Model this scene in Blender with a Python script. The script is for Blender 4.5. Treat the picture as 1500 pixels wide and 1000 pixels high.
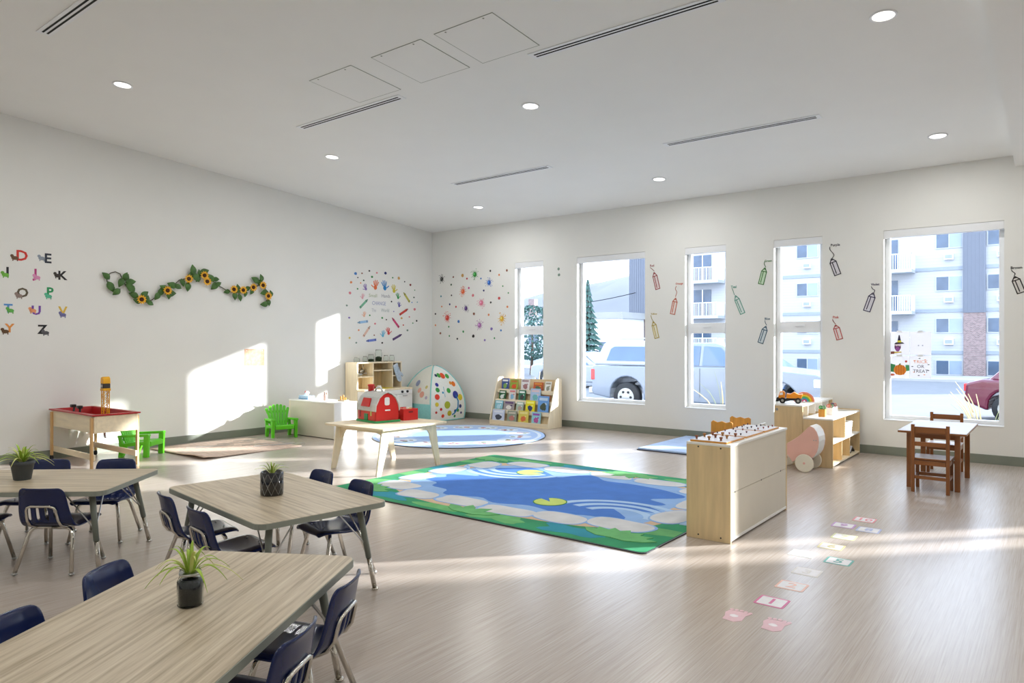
import bpy, bmesh, math, random
from mathutils import Vector, Matrix
random.seed(7)
for o in list(bpy.data.objects): bpy.data.objects.remove(o, do_unlink=True)
scene = bpy.context.scene
COL = scene.collection
PI = math.pi

# ------------------------------------------------------------------ camera
FPX, CXP, CYP, CAMH = 1031.0, 750.0, 500.5, 1.4
_n = math.hypot(1322, 1031)
XR, XF = 1322 / _n, -1031 / _n            # world X in (right, forward)
YR, YF = 1031 / _n, 1322 / _n             # world Y in (right, forward)
def ray(px, py):
    r = (px - CXP) / FPX
    return Vector((r * XR + XF, r * YR + YF, -(py - CYP) / FPX))
_r = ray(633, 607); _t = -CAMH / _r.z
CAM = Vector((-_r.x * _t, -_r.y * _t, CAMH))     # room corner is the origin
def on_floor(px, py, z=0.0):
    r = ray(px, py); return CAM + r * ((z - CAM.z) / r.z)
def on_left(px, py, x=0.0):
    r = ray(px, py); return CAM + r * ((x - CAM.x) / r.x)
def on_back(px, py, y=0.0):
    r = ray(px, py); return CAM + r * ((y - CAM.y) / r.y)
cd = bpy.data.cameras.new('camera'); cam = bpy.data.objects.new('camera', cd); COL.objects.link(cam)
cd.sensor_width = 36.0; cd.lens = 36.0 * FPX / 1500.0; cd.clip_end = 3000; cd.clip_start = 0.05
cd.shift_y = -(500.0 - CYP) / 1500.0
cam.location = CAM
cam.rotation_euler = (PI / 2, 0, math.atan2(-XF, YF))
scene.camera = cam

# ------------------------------------------------------------------ light
w = bpy.data.worlds.new('sky'); scene.world = w; w.use_nodes = True
nt = w.node_tree; bg = nt.nodes['Background']
tc = nt.nodes.new('ShaderNodeTexCoord'); sp = nt.nodes.new('ShaderNodeSeparateXYZ')
rp = nt.nodes.new('ShaderNodeValToRGB')
nt.links.new(tc.outputs['Generated'], sp.inputs[0]); nt.links.new(sp.outputs['Z'], rp.inputs[0])
rp.color_ramp.elements[0].color = (0.92, 0.95, 1.0, 1); rp.color_ramp.elements[1].color = (0.62, 0.78, 1.0, 1)
nt.links.new(rp.outputs[0], bg.inputs['Color']); bg.inputs['Strength'].default_value = 5.0
sl = bpy.data.lights.new('sun', 'SUN'); sun = bpy.data.objects.new('sun', sl); COL.objects.link(sun)
sl.energy = 16.0; sl.angle = math.radians(1.3); sl.color = (1.0, 0.95, 0.88)
sun.rotation_euler = Vector((-1.0, -1.10, -0.395)).to_track_quat('-Z', 'Y').to_euler()
sun.location = (12, 14, 9)
vs = scene.view_settings
vs.view_transform = 'Standard'; vs.look = 'None'; vs.gamma = 1.0; vs.use_curve_mapping = False
vs.exposure = 0.09
LAMP_W = 15.0

# ------------------------------------------------------------------ materials
def lin(c):
    return tuple(((v / 255.0) / 12.92 if v <= 10 else ((v / 255.0 + 0.055) / 1.055) ** 2.4) for v in c[:3])
MATS = {}
def mat(name, rgb, rough=0.5, metal=0.0, var=0.05, scale=6.0, stretch=(1, 1, 1), bump=0.0, spec=0.5, coat=0.0, emit=0.0, detail=3.0, contrast=0.25, trans=0.0):
    m = bpy.data.materials.new(name); m.use_nodes = True
    nt = m.node_tree; b = nt.nodes['Principled BSDF']
    c = lin(rgb)
    tc = nt.nodes.new('ShaderNodeTexCoord'); mp = nt.nodes.new('ShaderNodeMapping'); nz = nt.nodes.new('ShaderNodeTexNoise')
    mp.inputs['Scale'].default_value = stretch
    nz.inputs['Scale'].default_value = scale; nz.inputs['Detail'].default_value = detail
    rp = nt.nodes.new('ShaderNodeValToRGB')
    rp.color_ramp.elements[0].position = 0.5 - contrast; rp.color_ramp.elements[1].position = 0.5 + contrast
    rp.color_ramp.elements[0].color = tuple(max(0, v * (1 - var)) for v in c) + (1,)
    rp.color_ramp.elements[1].color = tuple(min(1, v * (1 + var)) for v in c) + (1,)
    nt.links.new(tc.outputs['Object'], mp.inputs[0]); nt.links.new(mp.outputs[0], nz.inputs['Vector'])
    nt.links.new(nz.outputs[0], rp.inputs[0]); nt.links.new(rp.outputs[0], b.inputs['Base Color'])
    b.inputs['Roughness'].default_value = rough; b.inputs['Metallic'].default_value = metal
    b.inputs['Specular IOR Level'].default_value = spec; b.inputs['Coat Weight'].default_value = coat
    b.inputs['Transmission Weight'].default_value = trans
    if bump:
        bp = nt.nodes.new('ShaderNodeBump'); bp.inputs['Strength'].default_value = bump; bp.inputs['Distance'].default_value = 0.01
        nt.links.new(nz.outputs[0], bp.inputs['Height']); nt.links.new(bp.outputs[0], b.inputs['Normal'])
    if emit:
        b.inputs['Emission Color'].default_value = c + (1,); b.inputs['Emission Strength'].default_value = emit
    MATS[name] = m
    return m
def col(rgb, rough=0.6):
    """a plain printed / painted colour, cached"""
    k = 'paint_%d_%d_%d' % tuple(rgb[:3])
    return MATS.get(k) or mat(k, rgb, rough, var=0.06, scale=30)
mat('wall_paint', (236, 236, 231), 0.75, var=0.015, scale=2.0, spec=0.25)
mat('ceiling_paint', (244, 244, 241), 0.9, var=0.01, scale=2.0, spec=0.15)
mat('baseboard', (128, 134, 122), 0.5, var=0.04)
mat('white_frame', (240, 242, 244), 0.35, var=0.01)
mat('white_laminate', (240, 238, 232), 0.35, var=0.02)
mat('cream_panel', (218, 210, 193), 0.45, var=0.02)
mat('ply', (222, 196, 150), 0.5, var=0.12, scale=3.0, stretch=(8, 8, 0.8), detail=6)
mat('ply_dark', (196, 164, 108), 0.5, var=0.14, scale=3.0, stretch=(8, 8, 0.8), detail=6)
mat('birch', (238, 222, 190), 0.45, var=0.10, scale=3.0, stretch=(1, 9, 9), detail=6)
mat('birch_up', (240, 226, 196), 0.45, var=0.10, scale=3.0, stretch=(9, 9, 1), detail=6)
mat('pine', (218, 176, 120), 0.5, var=0.12, scale=3.0, stretch=(9, 9, 0.7), detail=6)
mat('honey_wood', (138, 82, 34), 0.35, var=0.25, scale=4.0, stretch=(9, 9, 0.7), detail=6, coat=0.3)
mat('honey_wood_flat', (140, 84, 36), 0.35, var=0.25, scale=4.0, stretch=(0.7, 9, 9), detail=6, coat=0.3)
mat('grey_laminate_top', (236, 236, 240), 0.25, var=0.02)
mat('amber_wood', (214, 150, 60), 0.4, var=0.2, scale=4.0, stretch=(7, 7, 0.8), detail=5)
mat('chrome', (205, 200, 190), 0.12, metal=1.0, var=0.03)
mat('steel', (180, 180, 178), 0.3, metal=1.0, var=0.05)
mat('leg_grey', (120, 126, 116), 0.4, var=0.04)
mat('band_grey', (142, 146, 134), 0.45, var=0.04)
mat('navy_plastic', (9, 27, 76), 0.22, var=0.12, scale=12, spec=0.5)
mat('black', (18, 18, 20), 0.4, var=0.1)
mat('dark_slot', (22, 24, 22), 0.8, var=0.1)
mat('lime_plastic', (92, 202, 22), 0.3, var=0.08, scale=4)
mat('red_plastic', (214, 38, 34), 0.3, var=0.06)
mat('tub_red', (176, 22, 26), 0.3, var=0.08)
mat('crane_yellow', (240, 176, 20), 0.35, var=0.06)
mat('grey_pot', (70, 76, 80), 0.5, var=0.1)
mat('soil', (24, 19, 16), 0.95, var=0.4, scale=60, bump=0.2)
mat('black_glaze', (16, 20, 26), 0.12, var=0.2, scale=20, coat=0.6)
mat('leaf_green', (160, 190, 60), 0.45, var=0.3, scale=10, stretch=(1, 1, 1))
mat('leaf_pale', (214, 220, 130), 0.45, var=0.2, scale=10)
mat('vine_leaf', (64, 104, 40), 0.5, var=0.35, scale=14)
mat('vine_stem', (70, 62, 40), 0.7)
mat('petal', (238, 178, 40), 0.6, var=0.2, scale=20)
mat('flower_core', (70, 36, 14), 0.9, var=0.4, scale=60, bump=0.5)
mat('teal_fabric', (140, 206, 204), 0.8, var=0.06, scale=30)
mat('tent_white', (236, 238, 232), 0.85, var=0.03, scale=30)
mat('tent_mesh', (224, 224, 214), 0.9, var=0.05, scale=60)
mat('pink_paint', (236, 184, 168), 0.35, var=0.04)
mat('cream_wheel', (236, 228, 208), 0.4, var=0.04)
mat('mat_blue', (176, 200, 236), 0.6, var=0.05)
mat('kraft', (205, 182, 165), 0.85, var=0.22, scale=5, stretch=(1.5, 7, 1))
mat('rubber', (24, 24, 26), 0.7)
mat('lens', (255, 252, 246), 0.5, emit=2.0, var=0.0)
mat('paper', (246, 246, 250), 0.8, var=0.01)
def glass(name, tint, fac, rough=0.0):
    m = bpy.data.materials.new(name); m.use_nodes = True; nt = m.node_tree
    for n in list(nt.nodes):
        if n.type == 'BSDF_PRINCIPLED': nt.nodes.remove(n)
    out = nt.nodes['Material Output']
    a = nt.nodes.new('ShaderNodeBsdfTransparent'); g = nt.nodes.new('ShaderNodeBsdfGlossy'); mx = nt.nodes.new('ShaderNodeMixShader')
    a.inputs['Color'].default_value = tint + (1,); g.inputs['Roughness'].default_value = rough
    lw = nt.nodes.new('ShaderNodeLayerWeight'); lw.inputs['Blend'].default_value = fac
    nt.links.new(lw.outputs['Fresnel'], mx.inputs[0]); nt.links.new(a.outputs[0], mx.inputs[1]); nt.links.new(g.outputs[0], mx.inputs[2])
    nt.links.new(mx.outputs[0], out.inputs['Surface']); MATS[name] = m
glass('window_glass', (0.93, 0.96, 1.0), 0.12)
glass('jar_glass', (0.97, 0.985, 0.98), 0.05, 0.03)
mat('car_glass', (70, 96, 128), 0.06, var=0.15, scale=2, coat=0.5)

def window_paper():
    m = bpy.data.materials.new('window_paper'); m.use_nodes = True; nt = m.node_tree; b = nt.nodes['Principled BSDF']
    b.inputs['Base Color'].default_value = lin((244, 244, 248)) + (1,); b.inputs['Roughness'].default_value = 0.8
    tr = nt.nodes.new('ShaderNodeBsdfTranslucent'); mx = nt.nodes.new('ShaderNodeMixShader'); mx.inputs[0].default_value = 0.25
    nz = nt.nodes.new('ShaderNodeTexNoise'); nz.inputs['Scale'].default_value = 40; rp = nt.nodes.new('ShaderNodeValToRGB')
    rp.color_ramp.elements[0].color = (0.80, 0.82, 0.86, 1); rp.color_ramp.elements[1].color = (0.92, 0.93, 0.95, 1)
    nt.links.new(nz.outputs[0], rp.inputs[0]); nt.links.new(rp.outputs[0], tr.inputs['Color'])
    nt.links.new(b.outputs[0], mx.inputs[1]); nt.links.new(tr.outputs[0], mx.inputs[2]); nt.links.new(mx.outputs[0], nt.nodes['Material Output'].inputs['Surface'])
    MATS['window_paper'] = m
window_paper()
def laminate():
    m = bpy.data.materials.new('table_laminate'); m.use_nodes = True; nt = m.node_tree; b = nt.nodes['Principled BSDF']
    tc = nt.nodes.new('ShaderNodeTexCoord'); mp = nt.nodes.new('ShaderNodeMapping'); mp.inputs['Scale'].default_value = (0.9, 22, 22)
    n1 = nt.nodes.new('ShaderNodeTexNoise'); n1.inputs['Scale'].default_value = 2.2; n1.inputs['Detail'].default_value = 7; n1.inputs['Roughness'].default_value = 0.62; n1.inputs['Distortion'].default_value = 0.25
    r = nt.nodes.new('ShaderNodeValToRGB'); e = r.color_ramp.elements
    e[0].position = 0.3; e[0].color = lin((150, 134, 108)) + (1,); e[1].position = 0.72; e[1].color = lin((216, 204, 180)) + (1,)
    k = e.new(0.5); k.color = lin((192, 176, 150)) + (1,)
    nt.links.new(tc.outputs['Object'], mp.inputs[0]); nt.links.new(mp.outputs[0], n1.inputs['Vector']); nt.links.new(n1.outputs[0], r.inputs[0])
    nt.links.new(r.outputs[0], b.inputs['Base Color']); b.inputs['Roughness'].default_value = 0.38
    MATS['table_laminate'] = m
laminate()
def vinyl():
    m = bpy.data.materials.new('floor_vinyl'); m.use_nodes = True; nt = m.node_tree; b = nt.nodes['Principled BSDF']
    tc = nt.nodes.new('ShaderNodeTexCoord'); mp = nt.nodes.new('ShaderNodeMapping'); mp.inputs['Scale'].default_value = (55, 0.8, 1)
    n1 = nt.nodes.new('ShaderNodeTexNoise'); n1.inputs['Scale'].default_value = 2.6; n1.inputs['Detail'].default_value = 7; n1.inputs['Roughness'].default_value = 0.66; n1.inputs['Distortion'].default_value = 0.2
    r = nt.nodes.new('ShaderNodeValToRGB'); e = r.color_ramp.elements
    e[0].position = 0.28; e[0].color = lin((164, 151, 140)) + (1,); e[1].position = 0.74; e[1].color = lin((196, 186, 177)) + (1,)
    k = e.new(0.5); k.color = lin((182, 170, 159)) + (1,)
    nt.links.new(tc.outputs['Object'], mp.inputs[0]); nt.links.new(mp.outputs[0], n1.inputs['Vector']); nt.links.new(n1.outputs[0], r.inputs[0])
    nt.links.new(r.outputs[0], b.inputs['Base Color']); b.inputs['Roughness'].default_value = 0.27; b.inputs['Specular IOR Level'].default_value = 0.75
    bp = nt.nodes.new('ShaderNodeBump'); bp.inputs['Strength'].default_value = 0.03; bp.inputs['Distance'].default_value = 0.0015
    nt.links.new(n1.outputs[0], bp.inputs['Height']); nt.links.new(bp.outputs[0], b.inputs['Normal'])
    MATS['floor_vinyl'] = m
vinyl()
def siding():
    m = bpy.data.materials.new('lap_siding'); m.use_nodes = True; nt = m.node_tree; b = nt.nodes['Principled BSDF']
    tc = nt.nodes.new('ShaderNodeTexCoord'); wv = nt.nodes.new('ShaderNodeTexWave'); wv.bands_direction = 'Z'; wv.wave_profile = 'SAW'
    wv.inputs['Scale'].default_value = 1.6; wv.inputs['Distortion'].default_value = 0.0
    r = nt.nodes.new('ShaderNodeValToRGB'); e = r.color_ramp.elements
    e[0].position = 0.0; e[0].color = lin((150, 153, 158)) + (1,); e[1].position = 0.12; e[1].color = lin((172, 174, 178)) + (1,)
    nt.links.new(tc.outputs['Object'], wv.inputs['Vector']); nt.links.new(wv.outputs['Fac'], r.inputs[0]); nt.links.new(r.outputs[0], b.inputs['Base Color'])
    b.inputs['Roughness'].default_value = 0.7; MATS['lap_siding'] = m
siding()
def brickmat():
    m = bpy.data.materials.new('far_brick'); m.use_nodes = True; nt = m.node_tree; b = nt.nodes['Principled BSDF']
    tc = nt.nodes.new('ShaderNodeTexCoord'); mp = nt.nodes.new('ShaderNodeMapping'); mp.inputs['Rotation'].default_value = (PI / 2, 0, 0)
    br = nt.nodes.new('ShaderNodeTexBrick'); br.inputs['Scale'].default_value = 4.0
    br.inputs['Color1'].default_value = lin((112, 92, 90)) + (1,); br.inputs['Color2'].default_value = lin((146, 122, 120)) + (1,); br.inputs['Mortar'].default_value = lin((150, 148, 146)) + (1,)
    nt.links.new(tc.outputs['Object'], mp.inputs[0]); nt.links.new(mp.outputs[0], br.inputs['Vector']); nt.links.new(br.outputs[0], b.inputs['Base Color'])
    b.inputs['Roughness'].default_value = 0.85; MATS['far_brick'] = m
brickmat()
mat('asphalt', (104, 106, 110), 0.9, var=0.1, scale=1.5)
mat('concrete', (158, 158, 156), 0.9, var=0.06, scale=1.0)
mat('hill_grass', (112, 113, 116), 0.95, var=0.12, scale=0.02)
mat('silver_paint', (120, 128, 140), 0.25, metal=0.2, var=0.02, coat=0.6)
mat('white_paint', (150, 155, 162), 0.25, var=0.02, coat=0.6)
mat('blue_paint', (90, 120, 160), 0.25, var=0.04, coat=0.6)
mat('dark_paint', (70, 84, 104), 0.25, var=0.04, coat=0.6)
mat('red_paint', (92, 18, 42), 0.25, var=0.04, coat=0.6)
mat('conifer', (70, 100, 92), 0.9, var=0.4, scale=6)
mat('bark', (90, 74, 60), 0.9, var=0.3)
mat('dry_grass', (176, 160, 122), 0.9, var=0.1, scale=10)
mat('blade_green', (120, 128, 84), 0.8, var=0.2, scale=10)

# ------------------------------------------------------------------ mesh helpers
class MB:
    def __init__(s): s.v = []; s.f = []
    def add(s, vs, fs):
        k = len(s.v); s.v += [tuple(p) for p in vs]; s.f += [tuple(i + k for i in q) for q in fs]; return s
    def box(s, x0, x1, y0, y1, z0, z1):
        return s.add([(x0, y0, z0), (x1, y0, z0), (x1, y1, z0), (x0, y1, z0), (x0, y0, z1), (x1, y0, z1), (x1, y1, z1), (x0, y1, z1)],
                     [(0, 3, 2, 1), (4, 5, 6, 7), (0, 1, 5, 4), (1, 2, 6, 5), (2, 3, 7, 6), (3, 0, 4, 7)])
    def prism(s, poly, a0, a1, axis='y'):
        """poly: 2D points; extruded between a0 and a1 on the axis. y: (x,z), x: (y,z), z: (x,y)"""
        n = len(poly)
        ar = sum(poly[i][0] * poly[(i + 1) % n][1] - poly[(i + 1) % n][0] * poly[i][1] for i in range(n))
        if ar < 0: poly = list(reversed(poly))
        def pt(p, a):
            return (p[0], a, p[1]) if axis == 'y' else ((a, p[0], p[1]) if axis == 'x' else (p[0], p[1], a))
        lo, hi = (a0, a1) if a0 < a1 else (a1, a0)
        if axis == 'y': lo, hi = hi, lo
        vs = [pt(p, lo) for p in poly] + [pt(p, hi) for p in poly]
        fs = [tuple(reversed(range(n))), tuple(range(n, 2 * n))] + [(i, (i + 1) % n, n + (i + 1) % n, n + i) for i in range(n)]
        return s.add(vs, fs)
    def tube(s, pts, r, n=8, r1=None):
        pts = [Vector(p) for p in pts]; m = len(pts); rings = []
        up = None
        for i in range(m):
            d = (pts[min(i + 1, m - 1)] - pts[max(i - 1, 0)]).normalized()
            if up is None:
                up = Vector((0, 0, 1)) if abs(d.z) < 0.9 else Vector((1, 0, 0))
            a = d.cross(up).normalized(); up = a.cross(d).normalized()
            rr = r if r1 is None else r + (r1 - r) * i / (m - 1)
            rings.append([pts[i] + (a * math.cos(2 * PI * j / n) + up * math.sin(2 * PI * j / n)) * rr for j in range(n)])
        vs = [p for q in rings for p in q]; fs = []
        for i in range(m - 1):
            for j in range(n):
                fs.append((i * n + j, (i + 1) * n + j, (i + 1) * n + (j + 1) % n, i * n + (j + 1) % n))
        fs.append(tuple(range(n))); fs.append(tuple(reversed(range((m - 1) * n, m * n))))
        return s.add(vs, fs)
    def lathe(s, prof, n=20, c=(0, 0, 0), axis='z'):
        vs = []; fs = []
        for r, z in prof:
            for j in range(n):
                a = 2 * PI * j / n; q = (r * math.cos(a), r * math.sin(a), z)
                if axis == 'y': q = (q[0], q[2], -q[1])
                if axis == 'x': q = (q[2], q[0], q[1])
                vs.append((q[0] + c[0], q[1] + c[1], q[2] + c[2]))
        m = len(prof)
        for i in range(m - 1):
            for j in range(n): fs.append((i * n + j, i * n + (j + 1) % n, (i + 1) * n + (j + 1) % n, (i + 1) * n + j))
        if prof[0][0] > 1e-6: fs.append(tuple(reversed(range(n))))
        if prof[-1][0] > 1e-6: fs.append(tuple(range((m - 1) * n, m * n)))
        return s.add(vs, fs)
    def ell(s, c, r, n=12, m=8):
        if not hasattr(r, '__len__'): r = (r, r, r)
        prof = [(math.sin(PI * i / m), -math.cos(PI * i / m)) for i in range(m + 1)]
        k = len(s.v); s.lathe([(max(p, 1e-7), z) for p, z in prof], n)
        for i in range(k, len(s.v)):
            p = s.v[i]; s.v[i] = (c[0] + p[0] * r[0], c[1] + p[1] * r[1], c[2] + p[2] * r[2])
        return s
    def strip(s, pts, widths, side, thick=0.0):
        """ribbon through pts; side = vector giving the width direction"""
        pts = [Vector(p) for p in pts]; vs = []; fs = []
        for i, p in enumerate(pts):
            sd = side[i] if isinstance(side, list) else side
            d = (pts[min(i + 1, len(pts) - 1)] - pts[max(i - 1, 0)]).normalized()
            nrm = d.cross(Vector(sd)).normalized() * thick * 0.5
            q = Vector(sd).normalized() * widths[i] * 0.5
            vs += [p - q + nrm, p + q + nrm, p + q - nrm, p - q - nrm]
        for i in range(len(pts) - 1):
            a = 4 * i
            for j in range(4): fs.append((a + j, a + (j + 1) % 4, a + 4 + (j + 1) % 4, a + 4 + j))
        fs.append((3, 2, 1, 0)); k = 4 * (len(pts) - 1); fs.append((k, k + 1, k + 2, k + 3))
        return s.add(vs, fs)
    def rot(s, ang, axis='Z', c=(0, 0, 0)):
        M = Matrix.Translation(c) @ Matrix.Rotation(ang, 4, axis) @ Matrix.Translation(-Vector(c))
        s.v = [tuple(M @ Vector(p)) for p in s.v]; return s
    def move(s, d): s.v = [(p[0] + d[0], p[1] + d[1], p[2] + d[2]) for p in s.v]; return s
    def build(s, name, m, parent=None, smooth=False, bevel=0.0):
        me = bpy.data.meshes.new(name); me.from_pydata(s.v, [], s.f); me.validate(); me.update()
        bm = bmesh.new(); bm.from_mesh(me); bmesh.ops.recalc_face_normals(bm, faces=bm.faces); bm.to_mesh(me); bm.free()
        o = bpy.data.objects.new(name, me); COL.objects.link(o)
        me.materials.append(MATS[m] if isinstance(m, str) else m)
        if smooth:
            for p in me.polygons: p.use_smooth = len(p.vertices) <= 4
        if bevel:
            b = o.modifiers.new('bevel', 'BEVEL'); b.width = bevel; b.segments = 2; b.limit_method = 'ANGLE'; b.angle_limit = math.radians(40)
        if parent: o.parent = parent
        return o
def B(x0, x1, y0, y1, z0, z1): return MB().box(x0, x1, y0, y1, z0, z1)
def tag(o, label, cat, group=None):
    o['label'] = label; o['category'] = cat
    if group: o['group'] = group
    return o
def thing(name, label, cat, loc=(0, 0, 0), rz=0.0, group=None):
    o = bpy.data.objects.new(name, None); o.empty_display_size = 0.1; COL.objects.link(o)
    o.location = loc; o.rotation_euler = (0, 0, rz); return tag(o, label, cat, group)
def struct(o): o['kind'] = 'structure'; return o
def dup(root, loc, rz, label=None, group=None):
    def cp(o, par):
        c = o.copy(); COL.objects.link(c); c.parent = par
        for ch in list(o.children): cp(ch, c)
        return c
    r = cp(root, None); r.location = loc; r.rotation_euler = (0, 0, rz)
    if label: r['label'] = label
    if group: r['group'] = group
    return r
def rrect(x0, x1, y0, y1, r, n=5):
    p = []
    for cx, cy, a in ((x1 - r, y1 - r, 0), (x0 + r, y1 - r, PI / 2), (x0 + r, y0 + r, PI), (x1 - r, y0 + r, 1.5 * PI)):
        for i in range(n + 1): t = a + PI / 2 * i / n; p.append((cx + r * math.cos(t), cy + r * math.sin(t)))
    return p
def circ(cx, cy, rx, ry=None, n=20, jit=0.0, a0=0.0):
    ry = rx if ry is None else ry
    return [(cx + rx * (1 + random.uniform(-jit, jit)) * math.cos(2 * PI * i / n + a0), cy + ry * (1 + random.uniform(-jit, jit)) * math.sin(2 * PI * i / n + a0)) for i in range(n)]
TXT = {}
def text_mb(s, size, depth=0.001, shear=0.0, bold=0.0):
    """flat lettering in the local XZ plane, facing -Y, centred"""
    cu = bpy.data.curves.new('t', 'FONT'); cu.body = s; cu.size = size; cu.align_x = 'CENTER'; cu.align_y = 'CENTER'
    cu.extrude = depth / 2; cu.resolution_u = 2; cu.shear = shear; cu.offset = bold
    o = bpy.data.objects.new('t', cu); COL.objects.link(o)
    dg = bpy.context.evaluated_depsgraph_get(); me = bpy.data.meshes.new_from_object(o.evaluated_get(dg))
    mb = MB(); mb.add([(v.co.x, -v.co.z, v.co.y) for v in me.vertices], [tuple(p.vertices) for p in me.polygons])
    bpy.data.objects.remove(o, do_unlink=True); bpy.data.curves.remove(cu); bpy.data.meshes.remove(me)
    return mb

# ------------------------------------------------------------------ room shell
SL = 0.0735                                # the ceiling rises towards the camera
def ceil_z(y): return 3.5 - SL * y
XW, YW = 14.0, -14.0
struct(B(-0.2, XW + 0.2, YW - 0.2, 0.22, -0.15, 0).build('floor', 'floor_vinyl'))
struct(B(-0.2, 0, YW - 0.2, 0.22, 0, 4.9).build('wall_left', 'wall_paint'))
struct(B(XW, XW + 0.2, YW - 0.2, 0.22, 0, 4.9).build('wall_right', 'wall_paint'))
struct(B(0, XW, YW - 0.2, YW, 0, 4.9).build('wall_front', 'wall_paint'))
WZ0, WZ1, WT = 0.43, 2.78, 0.22
WINS = [(2.02, 2.62, 1), (3.30, 4.53, 0), (5.18, 5.80, 1), (6.47, 7.09, 1), (7.81, 9.04, 0), (12.20, 13.02, 2)]
mb = MB(); x = 0.0
for a, b, k in WINS:
    mb.box(x, a, 0, WT, 0, 3.9); mb.box(a, b, 0, WT, 0, WZ0); mb.box(a, b, 0, WT, WZ1, 3.9); x = b
mb.box(x, XW, 0, WT, 0, 3.9)
struct(mb.build('wall_back', 'wall_paint'))
y0, y1 = YW - 0.2, 0.22
struct(MB().prism([(y0, ceil_z(y0)), (y1, ceil_z(y1)), (y1, ceil_z(y1) + 0.25), (y0, ceil_z(y0) + 0.25)], -0.2, XW + 0.2, 'x').build('ceiling', 'ceiling_paint'))
SOF = 0.125
struct(MB().prism([(YW, ceil_z(YW) - SOF), (0, ceil_z(0) - SOF), (0, ceil_z(0) + 0.02), (YW, ceil_z(YW) + 0.02)], 9.14, XW, 'x').build('trim_1', 'ceiling_paint'))
struct(B(0, XW, -0.012, 0, 0, 0.105).build('baseboard_back', 'baseboard', bevel=0.003))
struct(B(0, 0.012, YW, -0.012, 0, 0.105).build('baseboard_left', 'baseboard', bevel=0.003))
struct(B(XW - 0.012, XW, YW, -0.012, 0, 0.105).build('baseboard_right', 'baseboard'))

for i, (a, b, split) in enumerate(WINS):
    r = bpy.data.objects.new('window_%d' % (i + 1), None); COL.objects.link(r); struct(r); r.location = (a, 0, WZ0)
    W, H = b - a, WZ1 - WZ0; fw = 0.055; f0, f1 = 0.11, 0.18
    MB().box(0, fw, f0, f1, 0, H).build('frame_jamb', 'white_frame', r, bevel=0.004)
    MB().box(W - fw, W, f0, f1, 0, H).build('frame_jamb', 'white_frame', r, bevel=0.004)
    MB().box(fw, W - fw, f0, f1, 0, fw).build('frame_rail', 'white_frame', r, bevel=0.004)
    MB().box(fw, W - fw, f0, f1, H - fw, H).build('frame_rail', 'white_frame', r, bevel=0.004)
    MB().box(-0.0, W, -0.004, f0, -0.004, 0.008).build('window_sill', 'white_frame', r, bevel=0.002)
    MB().box(0.0, W, 0.004, 0.07, H - 0.095, H - 0.002).build('roller_shade_cassette', 'white_frame', r, bevel=0.004)
    if split == 2:
        MB().box(W / 2 - 0.03, W / 2 + 0.03, f0, f1, fw, H - fw).build('mullion', 'white_frame', r, bevel=0.005)
        MB().box(fw, W / 2 - 0.03, 0.145, 0.15, fw, H - fw).build('pane', 'window_glass', r)
        MB().box(W / 2 + 0.03, W - fw, 0.145, 0.15, fw, H - fw).build('pane', 'window_glass', r)
    elif split:
        zm = 1.60 - WZ0
        MB().box(fw, W - fw, f0 - 0.01, f1, zm - 0.075, zm + 0.075).build('mullion', 'white_frame', r, bevel=0.005)
        MB().box(W * 0.5 - 0.06, W * 0.5 + 0.06, f0 - 0.03, f0 - 0.01, zm + 0.01, zm + 0.03).build('latch', 'white_frame', r, bevel=0.003)
        MB().box(fw, W - fw, 0.145, 0.15, fw, zm - 0.075).build('pane', 'window_glass', r)
        MB().box(fw, W - fw, 0.145, 0.15, zm + 0.075, H - fw).build('pane', 'window_glass', r)
    else:
        MB().box(fw, W - fw, 0.145, 0.15, fw, H - fw).build('pane', 'window_glass', r)

# ------------------------------------------------------------------ ceiling fittings
TILT = -math.atan(SL)
def on_ceiling(o, x, y, dz=0.0):
    o.location = (x, y, ceil_z(y) - dz); o.rotation_euler = (TILT, 0, 0)
ORD = ('first', 'second', 'third', 'fourth', 'fifth')
d0 = thing('downlight', 'round white recessed downlight in the sloping ceiling', 'ceiling light', group='downlights in the ceiling')
MB().lathe([(0.094, 0.0), (0.094, -0.006), (0.086, -0.010), (0.076, -0.006), (0.076, 0.0)], 28).build('trim_ring', 'white_frame', d0, True)
MB().lathe([(0.076, -0.003), (0.0001, -0.004)], 28).build('diffuser_lens', 'lens', d0)
la = bpy.data.lights.new('downlight_lamp', 'AREA'); la.shape = 'DISK'; la.size = 0.14; la.energy = LAMP_W; la.color = (1.0, 0.995, 0.985)
lo = bpy.data.objects.new('downlight_lamp', la); COL.objects.link(lo); lo.parent = d0; lo.location = (0, 0, -0.014)
first = True
for x in (2.11, 5.30, 8.52, 11.75):
    for y in (-1.09, -3.99, -6.57, -9.4, -12.2):
        d = d0 if first else dup(d0, (0, 0, 0), 0); first = False
        on_ceiling(d, x, y, SOF if x > 9.14 else 0.0)
        d['label'] = 'round recessed downlight, %s row from the window wall, %s column from the garland wall' % (ORD[(-1.09, -3.99, -6.57, -9.4, -12.2).index(y)], ORD[(2.11, 5.30, 8.52, 11.75).index(x)])
v0 = thing('slot_diffuser', 'long white ceiling air diffuser with two dark slots', 'air vent', group='slot diffusers in the ceiling')
MB().box(-0.85, 0.85, -0.055, 0.055, -0.007, 0.0).build('frame', 'white_frame', v0, bevel=0.002)
for s in (-0.018, 0.018): MB().box(-0.805, 0.805, s - 0.008, s + 0.008, -0.0085, -0.0065).build('slot', 'dark_slot', v0)
first = True
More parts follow.
